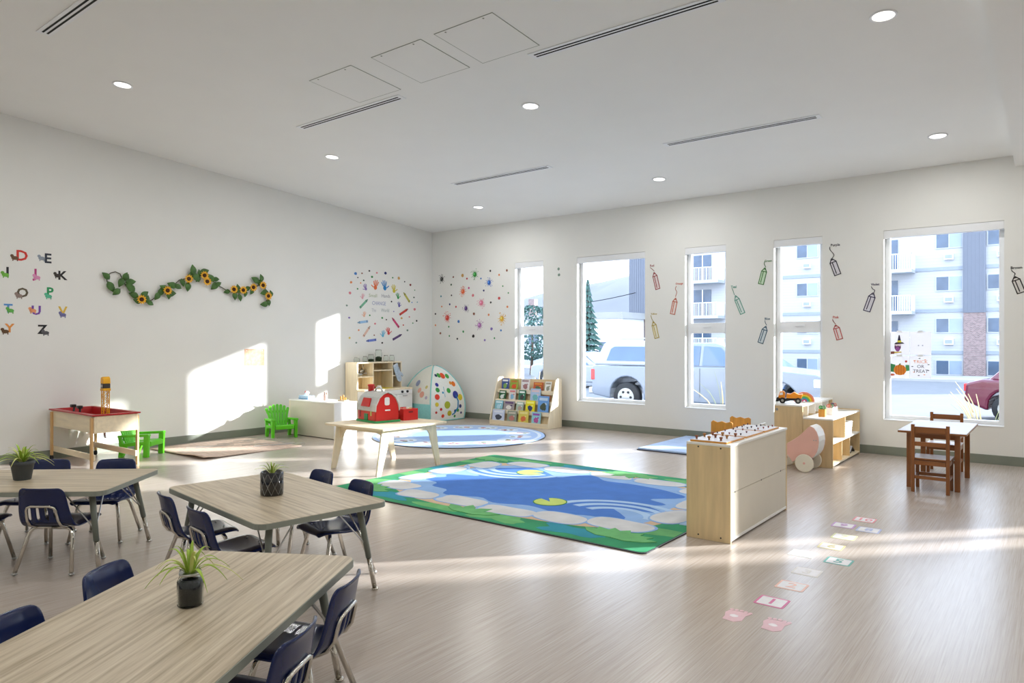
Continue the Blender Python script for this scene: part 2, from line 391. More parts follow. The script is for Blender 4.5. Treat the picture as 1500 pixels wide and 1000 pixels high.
for x in (3.50, 6.80):
    for y in (-2.27, -4.86, -7.45, -10.0):
        v = v0 if first else dup(v0, (0, 0, 0), 0); first = False
        on_ceiling(v, x, y)
        v['label'] = 'long two-slot ceiling diffuser, %s row from the window wall, %s' % (ORD[(-2.27, -4.86, -7.45, -10.0).index(y)], 'garland wall side' if x < 5 else 'number sticker side')
p0 = thing('access_panel', 'square white access panel flush in the ceiling', 'access panel', group='ceiling access panels')
MB().box(-0.31, 0.31, -0.31, 0.31, -0.003, 0).build('frame', 'band_grey', p0)
MB().box(-0.304, 0.304, -0.304, 0.304, -0.0034, -0.0005).build('door', 'ceiling_paint', p0)
for a in (-0.2, 0.2): MB().lathe([(0.008, -0.0075), (0.008, -0.0055)], 10, (a, -0.285, 0)).build('screw', 'band_grey', p0)
for i, x in enumerate((4.155, 5.05, 5.82)):
    p = p0 if i == 0 else dup(p0, (0, 0, 0), 0); on_ceiling(p, x, -5.295)
    p['label'] = ('square white ceiling access panel at the garland wall end of its row', 'square white ceiling access panel between two other panels', 'square white ceiling access panel next to the smoke detector')[i]
sd = thing('smoke_detector', 'small round white smoke detector on the ceiling', 'smoke detector')
MB().lathe([(0.06, 0.0), (0.06, -0.02), (0.045, -0.035), (0.0001, -0.036)], 20).build('housing', 'white_frame', sd, True)
MB().lathe([(0.012, -0.036), (0.012, -0.040)], 10).build('test_button', 'band_grey', sd)
on_ceiling(sd, 6.68, -5.55)

# ------------------------------------------------------------------ school tables and chairs
TH = 0.50
def make_table(label, loc, rz):
    t = thing('activity_table', label, 'table', loc, rz, None)
    L, W = 1.29, 0.77
    MB().prism(rrect(-L / 2 + 0.004, L / 2 - 0.004, -W / 2 + 0.004, W / 2 - 0.004, 0.06), TH - 0.026, TH, 'z').build('tabletop', 'table_laminate', t)
    outer = rrect(-L / 2, L / 2, -W / 2, W / 2, 0.064); inner = rrect(-L / 2 + 0.005, L / 2 - 0.005, -W / 2 + 0.005, W / 2 - 0.005, 0.059)
    n = len(outer); m = MB()
    m.add([(p[0], p[1], z) for z in (TH - 0.030, TH - 0.0015) for q in (outer, inner) for p in q],
          [f for i in range(n) for j in [(i + 1) % n] for f in ((i, j, 2 * n + j, 2 * n + i), (n + i, 3 * n + i, 3 * n + j, n + j), (2 * n + i, 2 * n + j, 3 * n + j, 3 * n + i), (i, n + i, n + j, j))])
    m.build('edge_band', 'band_grey', t)
    for sx in (-1, 1):
        for sy in (-1, 1):
            a = Vector((sx * (L / 2 - 0.13), sy * (W / 2 - 0.12), TH - 0.028)); f = Vector((sx * (L / 2 - 0.055), sy * (W / 2 - 0.06), 0.0))
            k = a.lerp(f, 0.62)
            lg = MB().tube([a, k], 0.0185, 14, 0.0165).build('leg', 'leg_grey', t, True)
            MB().tube([k, a.lerp(f, 0.965)], 0.0135, 12).build('leg_insert', 'chrome', lg, True)
            MB().lathe([(0.0001, 0.0), (0.018, 0.001), (0.02, 0.006), (0.014, 0.013), (0.0001, 0.016)], 12, (f.x, f.y, 0)).build('foot_glide', 'chrome', lg, True)
            q = a.lerp(f, 0.48)
            for dx, dy in ((-sx * 0.17, 0), (0, -sy * 0.15)):
                MB().tube([(a.x + dx, a.y + dy, TH - 0.03), q], 0.0042, 6).build('leg_brace', 'steel', lg)
    return t
TA = make_table('wood-grain school table carrying the plant in a plain grey pot', (4.26, -8.04, 0), math.radians(40.5))
TB = make_table('wood-grain school table carrying the plant in a black patterned jar', (5.86, -7.322, 0), math.radians(-7.6))
TC = make_table('wood-grain school table carrying the plant in a glass mason jar', (7.218, -8.557, 0), math.radians(-59))

def make_chair():
    t = thing('school_chair', 'x', 'chair')
    # side profile of the shell, local +Y is forward
    prof = [(0.185, 0.282), (0.178, 0.296), (0.15, 0.304), (0.09, 0.300), (0.02, 0.292), (-0.05, 0.288), (-0.098, 0.292), (-0.128, 0.306), (-0.144, 0.330),
            (-0.152, 0.356), (-0.158, 0.385), (-0.164, 0.415), (-0.170, 0.445), (-0.176, 0.475), (-0.183, 0.502), (-0.190, 0.520), (-0.200, 0.530)]
    half = [0.135, 0.158, 0.165, 0.168, 0.168, 0.166, 0.164, 0.163, 0.161, 0.158, 0.154, 0.150, 0.146, 0.142, 0.137, 0.128, 0.108]
    NU = 19; vs = []; fs = []
    for i, (y, z) in enumerate(prof):
        for j in range(NU):
            u = -1 + 2 * j / (NU - 1)
            dish = 0.010 * (1 - u * u); lip = 0.012 * max(0, abs(u) - 0.75) / 0.25
            if i <= 6: vs.append((u * half[i], y, z - dish * 0.7 - lip))
            else: vs.append((u * half[i], y - dish * 1.6 + (0.03 if i < 10 else 0.02) * max(0, abs(u) - 0.6), z))
    slot = {(3, 4), (6, 7), (9,), (11, 12), (14, 15)}
    cols = {4, 7, 10, 13}
    for i in range(len(prof) - 1):
        for j in range(NU - 1):
            if 8 <= i <= 10 and j in cols: continue
            fs.append((i * NU + j, i * NU + j + 1, (i + 1) * NU + j + 1, (i + 1) * NU + j))
    o = MB().add(vs, fs).build('seat_shell', 'navy_plastic', t, True)
    md = o.modifiers.new('solid', 'SOLIDIFY'); md.thickness = 0.012; md.offset = 0
    md = o.modifiers.new('sub', 'SUBSURF'); md.levels = 1; md.render_levels = 1
    for sy, zt, yt, yf in ((1, 0.278, 0.095, 0.165), (-1, 0.268, -0.075, -0.165)):
        for sx in (-1, 1):
            lg = MB().tube([(0, yt, zt), (sx * 0.085, yt, zt), (sx * 0.112, yt + sy * 0.006, zt - 0.006), (sx * 0.128, yt + sy * 0.014, zt - 0.024),
                            (sx * 0.136, yt + sy * 0.022, zt - 0.055), (sx * 0.170, yf, 0.012)], 0.0115, 10).build('leg', 'chrome', t, True)
            MB().ell((sx * 0.171, yf, 0.010), (0.016, 0.016, 0.010), 12, 6).build('foot_glide', 'steel', lg, True)
    MB().tube([(-0.092, 0.02, 0.272), (-0.094, -0.09, 0.274), (-0.094, -0.140, 0.295), (-0.092, -0.166, 0.33), (-0.088, -0.182, 0.395), (-0.078, -0.188, 0.412), (-0.055, -0.192, 0.420),
               (0.055, -0.192, 0.420), (0.078, -0.188, 0.412), (0.088, -0.182, 0.395), (0.092, -0.166, 0.33), (0.094, -0.140, 0.295), (0.094, -0.09, 0.274), (0.092, 0.02, 0.272)], 0.0085, 8).build('back_loop', 'chrome', t, True)
    for p in ((-0.07, 0.12), (0.07, 0.12)):
        MB().ell((p[0], p[1], 0.3055), (0.006, 0.006, 0.003), 8, 4).build('rivet', 'steel', t, True)
    return t
chair0 = make_chair(); chair_used = [False]
def chair(bx, by, ang, label, group):
    """bx,by: position of the top of the back; ang: heading in degrees"""
    a = math.radians(ang); f = Vector((math.cos(a), math.sin(a), 0)); loc = Vector((bx, by, 0)) + f * 0.195
    if not chair_used[0]:
        chair_used[0] = True; chair0.location = loc; chair0.rotation_euler = (0, 0, a - PI / 2); chair0['label'] = label; chair0['group'] = group
    else: dup(chair0, loc, a - PI / 2, label, group)
for bx, by, an, tb, sd, en in (
    (4.76, -8.17, 128, 'grey pot', 'side away from red tub', 'nearer black jar'), (4.36, -8.52, 133, 'grey pot', 'side away from red tub', 'farther from black jar'),
    (3.66, -7.72, -50, 'grey pot', 'side facing red tub', 'farther from rug'), (4.02, -7.42, -46, 'grey pot', 'side facing red tub', 'nearer rug'),
    (5.49, -7.79, 79, 'black jar', 'side away from pond rug', 'nearer grey pot'), (5.98, -7.86, 84, 'black jar', 'side away from pond rug', 'nearer mason jar'),
    (5.62, -6.77, -96, 'black jar', 'pond rug side', 'nearer toy barn'), (6.11, -6.84, -99, 'black jar', 'pond rug side', 'farther from toy barn'),
    (7.48, -8.06, 211, 'mason jar', 'number sticker side', 'nearer rug'), (7.73, -8.45, 209, 'mason jar', 'number sticker side', 'farther from rug'),
    (6.63, -8.57, 33, 'mason jar', 'side away from stickers', 'nearer black jar'), (6.90, -8.98, 29, 'mason jar', 'side away from stickers', 'farther from black jar')):
    chair(bx, by, an, 'navy chair at %s table, %s, %s' % (tb, sd, en), 'navy school chairs with chrome legs')

def spider_leaves(t, n, zc, rmax, hmax, seed, w0=0.011, droop=0.6):
    rnd = random.Random(seed)
    for i in range(n):
        a = 2 * PI * i / n + rnd.uniform(-0.35, 0.35); k = (i * 0.618 + 0.13) % 1.0
        R = rmax * (0.30 + 0.70 * k); H = hmax * (1.0 - 0.35 * k); d = Vector((math.cos(a), math.sin(a), 0)); pts = []; ws = []
        for s in range(11):
            u = s / 10; r = 0.006 + R * (u ** 1.15); z = zc + H * (2.1 * u - (1.1 + droop * 1.6 * k) * u * u)
            pts.append(Vector((0, 0, z)) + d * r); ws.append(w0 * (0.5 + 0.5 * math.sin(PI * min(1, u * 1.1 + 0.1))) * (1 - u ** 4 * 0.92))
        lf = MB().strip(pts, ws, (-d.y, d.x, 0), 0.0012).build('leaf', 'leaf_green' if i % 3 else 'leaf_pale', t, True)
pl = thing('potted_plant', 'spider plant in a plain dark grey flowerpot on a school table', 'plant', (4.19, -8.08, TH))
MB().lathe([(0.0001, 0), (0.047, 0.0), (0.050, 0.004), (0.066, 0.100), (0.071, 0.102), (0.071, 0.122), (0.066, 0.123), (0.062, 0.104), (0.0001, 0.102)], 28).build('pot', 'grey_pot', pl, True)
MB().lathe([(0.062, 0.104), (0.0001, 0.110)], 20).build('soil', 'soil', pl, True)
spider_leaves(pl, 30, 0.105, 0.20, 0.125, 3, 0.016, 0.75)
pl = thing('potted_plant', 'small spider plant in a glossy black jar with a diamond pattern', 'plant', (5.88, -7.34, TH))
MB().lathe([(0.0001, 0), (0.060, 0.0), (0.065, 0.007), (0.065, 0.132), (0.061, 0.138), (0.056, 0.134), (0.056, 0.116), (0.0001, 0.115)], 28).build('jar', 'black_glaze', pl, True)
for i in range(10):
    for s in (-1, 1):
        MB().tube([(0.0652 * math.cos(2 * PI * i / 10 + s * u * 0.9), 0.0652 * math.sin(2 * PI * i / 10 + s * u * 0.9), 0.008 + 0.122 * u) for u in [k / 8 for k in range(9)]], 0.0009, 5).build('pattern_line', 'steel', pl)
MB().lathe([(0.056, 0.116), (0.0001, 0.120)], 18).build('soil', 'soil', pl, True)
spider_leaves(pl, 11, 0.115, 0.11, 0.085, 8, 0.009, 0.35)
pl = thing('potted_plant', 'spider plant growing in a glass mason jar full of black soil', 'plant', (7.20, -8.52, TH))
MB().lathe([(0.0001, 0), (0.036, 0.0), (0.041, 0.006), (0.042, 0.085), (0.036, 0.098), (0.034, 0.102), (0.034, 0.122), (0.032, 0.122)], 28).build('jar', 'jar_glass', pl, True)
MB().lathe([(0.0345, 0.106), (0.0365, 0.108), (0.0365, 0.113), (0.0345, 0.115)], 24).build('thread_ring', 'steel', pl, True)
MB().lathe([(0.0001, 0.004), (0.035, 0.005), (0.0385, 0.010), (0.0395, 0.084), (0.034, 0.094), (0.0001, 0.098)], 24).build('soil', 'black_glaze', pl, True)
spider_leaves(pl, 20, 0.098, 0.165, 0.12, 21, 0.0135, 0.85)

# ------------------------------------------------------------------ rugs and mats
RZ = 0.010
rug = thing('pond_rug', 'large green and blue rug printed with a pond and lily pads', 'rug', (0, 0, 0))
RX0, RX1, RY0, RY1 = 4.03, 7.38, -5.55, -3.03
MB().prism(rrect(RX0 - 0.012, RX1 + 0.012, RY0 - 0.012, RY1 + 0.012, 0.05), 0, RZ - 0.002, 'z').build('binding', 'black', rug)
mat('rug_green', (46, 146, 98), 0.95, var=0.25, scale=3.5, bump=0.2)
mat('rug_blue', (66, 118, 198), 0.95, var=0.08, scale=6, bump=0.2)
mat('rug_light_blue', (140, 176, 222), 0.95, var=0.08, scale=6, bump=0.2)
mat('rug_pale_blue', (170, 200, 232), 0.95, var=0.06, scale=6, bump=0.2)
mat('rug_stone', (206, 206, 206), 0.95, var=0.12, scale=5, bump=0.2)
mat('rug_sand', (206, 178, 148), 0.95, var=0.1, scale=8, bump=0.2)
mat('rug_leaf', (104, 176, 108), 0.95, var=0.15, scale=8, bump=0.2)
mat('rug_teal', (40, 140, 160), 0.95, var=0.15, scale=4, bump=0.2)
mat('rug_lily', (196, 214, 110), 0.95, var=0.08, scale=8, bump=0.2)
mat('rug_lily_edge', (70, 140, 70), 0.95, var=0.08, scale=8)
MB().prism(rrect(RX0, RX1, RY0, RY1, 0.045), 0, RZ, 'z').build('pile', 'rug_green', rug)
zl = [RZ]
def flat(poly, m, nm, dz=0.0004, par=None):
    zl[0] += 0.00003
    if par is None: poly = [(min(max(a_, RX0 + .004), RX1 - .004), min(max(b_, RY0 + .004), RY1 - .004)) for a_, b_ in poly]
    return MB().prism(poly, RZ - 0.003, zl[0] + dz, 'z').build(nm, m, par or rug)
cxr, cyr = (RX0 + RX1) / 2, (RY0 + RY1) / 2
def blob(cx, cy, rx, ry, n=40, amp=0.1, seed=0, lo=3, hi=7):
    rnd = random.Random(seed); ph = [(k, rnd.uniform(0, 6.28), rnd.uniform(0.3, 1)) for k in range(lo, hi)]
    out = []
    for i in range(n):
        a = 2 * PI * i / n; s = 1 + amp * sum(w_ * math.sin(k * a + p) for k, p, w_ in ph) / 2
        e = (abs(math.cos(a)) ** 3 + abs(math.sin(a)) ** 3) ** (-1 / 3)
        out.append((cx + rx * s * e * math.cos(a), cy + ry * s * e * math.sin(a)))
    return out
for i in range(16):   # paler grass patches in the border
    a = 2 * PI * i / 16 + 0.2; e = (abs(math.cos(a)) ** 5 + abs(math.sin(a)) ** 5) ** (-1 / 5)
    flat(blob(cxr + 1.52 * e * math.cos(a), cyr + 1.12 * e * math.sin(a), 0.26, 0.10, 24, 0.3, i), ('rug_leaf', 'rug_teal', 'rug_leaf')[i % 3], 'grass_patch', 0.0002)
flat(blob(cxr, cyr, 1.50, 1.06, 60, 0.05, 4), 'rug_sand', 'shore', 0.0005)
flat(blob(cxr, cyr, 1.36, 0.92, 60, 0.05, 5), 'rug_light_blue', 'shallow_water', 0.0008)
flat(blob(cxr, cyr, 1.16, 0.72, 110, 0.09, 6, 4, 19), 'rug_blue', 'deep_water', 0.0011)
def ringarc(cx, cy, r, w_, a0, a1, m, sy=0.8, n=24):
    o = [(cx + (r + w_) * math.cos(a0 + (a1 - a0) * i / n), cy + sy * (r + w_) * math.sin(a0 + (a1 - a0) * i / n)) for i in range(n + 1)]
    q = [(cx + r * math.cos(a0 + (a1 - a0) * i / n), cy + sy * r * math.sin(a0 + (a1 - a0) * i / n)) for i in range(n + 1)]
    flat(o + q[::-1], m, 'ripple', 0.0014)
for k in range(3): ringarc(6.72, -4.78, 0.24 + 0.15 * k, 0.08, 0.1, 2.9, 'rug_pale_blue')
for k in range(3): ringarc(4.85, -3.66, 0.24 + 0.15 * k, 0.08, 3.3, 6.1, 'rug_pale_blue')
stones = [(4.48, -5.02, .24, .15), (4.92, -5.20, .22, .14), (5.42, -5.16, .27, .14), (5.95, -5.20, .27, .13), (6.42, -5.12, .24, .15), (6.90, -5.02, .27, .16), (7.12, -4.55, .15, .23),
          (7.10, -4.05, .15, .22), (6.95, -3.55, .22, .17), (6.42, -3.38, .27, .13), (5.88, -3.36, .25, .13), (5.32, -3.38, .27, .14), (4.80, -3.36, .24, .14), (4.42, -3.66, .17, .19), (4.32, -4.15, .15, .22), (4.33, -4.62, .14, .18)]
for i, (a, b_, c, d) in enumerate(stones):
    flat(blob(a, b_, c * 1.02, d * 1.04, 26, 0.12, 40 + i, 2, 5), 'rug_light_blue', 'stone_outline', 0.0016)
    flat(blob(a, b_, c * .94, d * .94, 26, 0.12, 40 + i, 2, 5), 'rug_stone', 'stone', 0.0019)
def lily(cx, cy, r, rot):
    for rr, m, dz in ((r, 'rug_lily_edge', 0.0020), (r * 0.93, 'rug_lily', 0.0023)):
        flat([(cx, cy)] + [(cx + rr * math.cos(rot + 0.25 + (2 * PI - 0.5) * i / 24), cy + rr * math.sin(rot + 0.25 + (2 * PI - 0.5) * i / 24)) for i in range(25)], m, 'lily_pad', dz)
lily(6.05, -4.72, 0.15, 2.5); lily(5.10, -3.72, 0.15, 0.4)
for cx_, cy_, a0_, n_ in ((7.02, -5.36, 20, 7), (4.30, -5.34, 10, 6), (4.22, -3.22, 200, 6), (7.16, -3.25, 190, 5), (5.70, -5.46, 30, 4), (6.0, -3.14, 210, 4)):    # leafy plants in the border
    for i in range(n_):
        a = math.radians(a0_ + i * 150 / n_); L_ = 0.34
        flat([(cx_ + L_ * u * math.cos(a) - v * math.sin(a), cy_ + L_ * u * math.sin(a) * 0.7 + v * math.cos(a)) for u, v in ((0, -.01), (.3, -.06), (.7, -.05), (1, 0), (.7, .05), (.3, .06), (0, .01))], 'rug_leaf', 'printed_leaf', 0.0026)

rr = thing('round_rug', 'round pale blue rug with a ring of small printed pictures', 'rug', (2.46, -1.93, 0))
mat('rr_blue', (168, 194, 232), 0.95, var=0.05, scale=6, bump=0.2)
mat('rr_pale', (214, 226, 240), 0.95, var=0.04, scale=6, bump=0.2)
mat('rr_mid', (150, 180, 226), 0.95, var=0.05, scale=6, bump=0.2)
MB().lathe([(0.0001, 0), (1.29, 0), (1.29, 0.008), (0.0001, 0.008)], 64).build('binding', 'black', rr)
MB().lathe([(1.275, 0.002), (1.275, 0.0095), (0.0001, 0.0095)], 64).build('pile', 'rr_blue', rr)
MB().lathe([(1.22, 0.004), (1.22, 0.0100), (0.0001, 0.0100)], 64).build('outer_band', 'rr_pale', rr)
MB().lathe([(1.17, 0.004), (1.17, 0.0104), (0.0001, 0.0104)], 64).build('picture_band', 'rr_blue', rr)
MB().lathe([(0.70, 0.004), (0.70, 0.0108), (0.0001, 0.0108)], 64).build('centre', 'rr_mid', rr)
for i in range(14):
    a = 2 * PI * i / 14; c = (0.93 * math.cos(a), 0.93 * math.sin(a))
    q = MB().prism(circ(c[0], c[1], 0.165, 0.165, 20), 0.006, 0.0112, 'z').build('picture_medallion', 'rr_pale', rr)
    rnd = random.Random(i)
    for k in range(5):
        cc = ((170, 70, 90), (120, 110, 90), (196, 150, 120), (110, 140, 110), (150, 90, 140))[(i + k) % 5]
        MB().prism(circ(c[0] + rnd.uniform(-.09, .09), c[1] + rnd.uniform(-.09, .09), rnd.uniform(.02, .05), rnd.uniform(.02, .04), 9, 0.25), 0.006, 0.0116 + k * 0.0001, 'z').build('printed_figure', col(cc, 0.95), q)

fm = thing('folding_mat', 'pale blue folding gym mat lying by the window wall', 'mat', (0, 0, 0))
MB().box(5.22, 6.40, -1.54, -0.80, 0.0, 0.030).build('mat_panel', 'mat_blue', fm, bevel=0.008)
MB().box(5.22, 6.40, -0.79, -0.06, 0.0, 0.030).build('mat_panel', 'mat_blue', fm, bevel=0.008)
MB().box(5.21, 6.41, -1.55, -0.05, 0.0, 0.010).build('base_sheet', col((28, 36, 60)), fm)
km = thing('play_mat', 'creased brown paper play mat on the floor by the left wall', 'mat', (0, 0, 0))
vs = []; fs = []; NX, NY = 26, 26
for i in range(NX):
    for j in range(NY):
        u, v = i / (NX - 1), j / (NY - 1); X = 0.20 + 1.33 * u; Y = -5.41 + 1.37 * v
        z = 0.012 + 0.006 * math.sin(6 * u + 2 * v) * math.sin(5 * v + u) + 0.035 * max(0, 1 - abs(v - 0.02) / 0.12) * math.exp(-((u - 0.86) / 0.25) ** 2)
        vs.append((X, Y, max(z, 0.004)))
for i in range(NX - 1):
    for j in range(NY - 1): fs.append((i * NY + j, (i + 1) * NY + j, (i + 1) * NY + j + 1, i * NY + j + 1))
o = MB().add(vs, fs).build('sheet', 'kraft', km, True); md = o.modifiers.new('s', 'SOLIDIFY'); md.thickness = 0.006; md.offset = -1
for i in range(9):
    rnd = random.Random(i); X = rnd.uniform(0.35, 1.3); Y = rnd.uniform(-5.2, -4.3)
    MB().tube([(X + 0.05 * k, Y + 0.16 * k + 0.03 * math.sin(3 * k + i), 0.022) for k in range(4)], 0.004, 5).build('printed_road', col((190, 186, 180), 0.9), km)

# ------------------------------------------------------------------ sensory table with red tub
s = thing('sensory_table', 'wooden sand and water table with a red plastic tub', 'play table', (0, 0, 0))
x0, x1, ya, yb, zt = 0.05, 1.26, -6.50, -6.04, 0.60
for nm, b_ in (('apron', (x0, x1, ya, ya + 0.02, 0.40, 0.585)), ('apron', (x0, x1, yb - 0.02, yb, 0.40, 0.585)), ('apron', (x1 - 0.02, x1, ya + 0.02, yb - 0.02, 0.40, 0.585)), ('apron', (x0, x0 + 0.02, ya + 0.02, yb - 0.02, 0.40, 0.585))):
    B(*b_).build(nm, 'birch', s, bevel=0.003)
for X in (x0 + 0.02, x1 - 0.065):
    for Y in (ya - 0.022, yb):
        lg = B(X, X + 0.045, Y, Y + 0.022, 0.055 if X < 0.5 else 0.0, 0.57).build('leg', 'pine', s, bevel=0.003)
        if X < 0.5:
            MB().lathe([(0.0001, -0.012), (0.027, -0.012), (0.027, 0.012), (0.0001, 0.012)], 16, (X + 0.022, Y + 0.011, 0.027), 'y').build('caster', 'rubber', lg)
B(x0 + 0.02, x1 - 0.02, ya + 0.0, ya + 0.02, 0.10, 0.165).build('stretcher', 'birch', s, bevel=0.003)
B(x0 + 0.02, x1 - 0.02, yb - 0.02, yb, 0.10, 0.165).build('stretcher', 'birch', s, bevel=0.003)
tub = MB(); o4 = [(x0 - 0.01, ya - 0.025), (x1 + 0.015, ya - 0.025), (x1 + 0.015, yb + 0.025), (x0 - 0.01, yb + 0.025)]
i4 = [(x0 + 0.04, ya + 0.03), (x1 - 0.035, ya + 0.03), (x1 - 0.035, yb - 0.03), (x0 + 0.04, yb - 0.03)]
b4 = [(x0 + 0.07, ya + 0.06), (x1 - 0.065, ya + 0.06), (x1 - 0.065, yb - 0.06), (x0 + 0.07, yb - 0.06)]
vs = [(p[0], p[1], 0.588) for p in o4] + [(p[0], p[1], 0.604) for p in o4] + [(p[0], p[1], 0.606) for p in i4] + [(p[0], p[1], 0.43) for p in b4] + [(p[0], p[1], 0.588) for p in i4] + [(p[0], p[1], 0.42) for p in b4]
fs = [f for i in range(4) for j in [(i + 1) % 4] for f in ((i, j, 4 + j, 4 + i), (4 + i, 4 + j, 8 + j, 8 + i), (8 + i, 8 + j, 12 + j, 12 + i), (i, 16 + i, 16 + j, j), (16 + i, 20 + i, 20 + j, 16 + j))] + [(12, 13, 14, 15), (23, 22, 21, 20)]
tb = tub.add(vs, fs).build('tub', 'tub_red', s, bevel=0.004)
MB().tube([(0.95, -6.27, 0.42), (0.95, -6.27, 0.34), (0.97, -6.27, 0.31)], 0.014, 10).build('drain_tap', 'steel', tb, True)
for (X, Y, a) in ((0.42, -6.40, 0.3), (0.66, -6.42, -0.2)):
    q = tag(MB().tube([(X, Y, 0.436), (X + 0.02 * a, Y, 0.56), (X + 0.05 * a, Y + 0.01, 0.655)], 0.012, 8).build('toy_digger_arm', 'black', None, True), 'black toy digger arm standing in the red tub', 'toy', 'digger arms in the tub')
    MB().box(X - 0.03, X + 0.03, Y - 0.025, Y + 0.025, 0.634, 0.668).build('scoop', 'black', q, bevel=0.006)
cr = thing('toy_crane', 'tall yellow toy tower crane standing in the red tub', 'toy', (0.80, -6.20, 0.432))
for sx in (-1, 1):
    for sy in (-1, 1): MB().tube([(sx * 0.03, sy * 0.03, 0), (sx * 0.03, sy * 0.03, 0.40)], 0.0055, 6).build('mast_rail', 'crane_yellow', cr)
for k in range(6):
    z = 0.02 + 0.064 * k
    for sy in (-1, 1):
        MB().tube([(-0.03, sy * 0.03, z), (0.03, sy * 0.03, z)], 0.004, 5).build('rung', 'crane_yellow', cr)
        MB().tube([((-0.03 if k % 2 else 0.03), sy * 0.03, z), ((0.03 if k % 2 else -0.03), sy * 0.03, z + 0.064)], 0.0032, 5).build('lattice_brace', 'crane_yellow', cr)
    for sx in (-1, 1):
        MB().tube([(sx * 0.03, (-0.03 if k % 2 else 0.03), z), (sx * 0.03, (0.03 if k % 2 else -0.03), z + 0.064)], 0.0032, 5).build('lattice_brace', 'crane_yellow', cr)
B(-0.042, 0.042, -0.042, 0.042, 0.40, 0.43).build('collar', 'crane_yellow', cr, bevel=0.004)
B(-0.038, 0.038, -0.04, 0.04, 0.43, 0.485).build('operator_cab', col((60, 56, 50)), cr, bevel=0.006)
B(-0.024, 0.024, -0.043, -0.0385, 0.44, 0.475).build('cab_window', 'steel', cr)
MB().prism([(-0.042, 0.485), (0.042, 0.485), (0.036, 0.545), (0.01, 0.565), (-0.03, 0.555)], -0.04, 0.04).build('cab_roof', 'crane_yellow', cr, bevel=0.005)

# ------------------------------------------------------------------ green adirondack chairs
def adirondack(label, loc, rz):
    t = thing('garden_chair', label, 'chair', loc, rz, 'lime green childrens chairs')
    MB().prism([(-0.15, 0.155), (0.17, 0.195), (0.195, 0.185), (0.195, 0.13), (0.17, 0.13), (0.165, 0.165), (-0.15, 0.13)], -0.135, 0.135, 'x').build('seat', 'lime_plastic', t, bevel=0.006)
    for k in range(-3, 4):
        sp = 0.024 + 0.0; b0 = k * 0.034; b1 = k * 0.052; h = 0.47 - 0.006 * k * k
        vs = []
        for (xx, ww, yy, zz) in ((b0, 0.0155, -0.12, 0.14), ((b0 + b1) / 2, 0.019, -0.165, 0.31), (b1, 0.022, -0.205, h - 0.02), (b1 * 1.01, 0.013, -0.211, h)):
            vs += [(xx - ww, yy, zz), (xx + ww, yy, zz), (xx + ww, yy - 0.016, zz - 0.003), (xx - ww, yy - 0.016, zz - 0.003)]
        fs = [(0, 1, 2, 3)] + [(4 * i + j, 4 * i + (j + 1) % 4, 4 * i + 4 + (j + 1) % 4, 4 * i + 4 + j) for i in range(3) for j in range(4)] + [(15, 14, 13, 12)]
        MB().add(vs, fs).build('back_slat', 'lime_plastic', t, bevel=0.004)
    MB().prism([(-0.14, 0.19), (0.14, 0.19), (0.145, 0.225), (-0.145, 0.225)], -0.165, -0.150).build('back_rail', 'lime_plastic', t, bevel=0.003)
    MB().prism([(-0.16, 0.34), (0.16, 0.34), (0.17, 0.375), (-0.17, 0.375)], -0.207, -0.190).build('back_rail', 'lime_plastic', t, bevel=0.003)
    for sx in (-1, 1):
        a, b_ = sx * 0.135, sx * 0.195
        MB().prism([(-0.19, 0.265), (0.19, 0.285), (0.20, 0.265), (0.19, 0.255), (-0.19, 0.238)], min(a, b_), max(a, b_), 'x').build('armrest', 'lime_plastic', t, bevel=0.006)
        c, d = sx * 0.145, sx * 0.185
        MB().prism([(0.12, 0.0), (0.185, 0.0), (0.195, 0.262), (0.13, 0.262), (0.125, 0.15)], min(c, d), max(c, d), 'x').build('leg', 'lime_plastic', t, bevel=0.006)
        MB().prism([(-0.19, 0.0), (-0.13, 0.0), (-0.08, 0.13), (0.13, 0.15), (0.13, 0.19), (-0.13, 0.165), (-0.16, 0.245), (-0.19, 0.245), (-0.175, 0.13)], min(c, d), max(c, d), 'x').build('leg', 'lime_plastic', t, bevel=0.006)
    return t
adirondack('lime green slatted garden chair beside the low cream cabinet', (0.49, -3.655, 0), math.radians(-108))
adirondack('lime green slatted garden chair behind the red tub table', (0.60, -5.70, 0), math.radians(-55))

# ------------------------------------------------------------------ low cabinet and things on it
c = thing('low_cabinet', 'low cream-backed shelf cabinet standing out from the left wall', 'cabinet', (0, 0, 0))
X0, X1, Y0, Y1, H = 0.30, 1.39, -3.39, -2.99, 0.53
B(X0, X0 + 0.02, Y0, Y1, 0.0, H - 0.018).build('side_panel', 'birch_up', c, bevel=0.002)
B(X1 - 0.02, X1, Y0, Y1, 0.0, H - 0.018).build('side_panel', 'white_laminate', c, bevel=0.002)
B(X0 + 0.02, X1 - 0.02, Y0 + 0.004, Y0 + 0.018, 0.012, H - 0.018).build('back_panel', 'cream_panel', c)
B(X0 - 0.004, X1 + 0.004, Y0 - 0.004, Y1, H - 0.018, H).build('top', 'white_laminate', c, bevel=0.003)
B(X0 + 0.02, X1 - 0.02, Y0 + 0.02, Y1, 0.03, 0.048).build('bottom', 'birch', c); B(X0 + 0.02, X1 - 0.02, Y0 + 0.02, Y1, 0.26, 0.278).build('shelf', 'birch', c)
t = thing('tissue_box', 'small pale blue tissue box on the low cabinet', 'tissue box', (0.50, -3.22, H))
B(-0.115, 0.115, -0.06, 0.06, 0, 0.055).build('box', col((176, 208, 232)), t, bevel=0.004)
B(-0.118, 0.118, -0.063, 0.063, 0.004, 0.02).build('blue_band', col((120, 170, 210)), t)
MB().strip([(-0.02, 0, 0.055), (0.0, 0.01, 0.09), (0.03, -0.01, 0.12)], [0.06, 0.09, 0.03], (0, 1, 0), 0.002).build('tissue', 'paper', t, True)
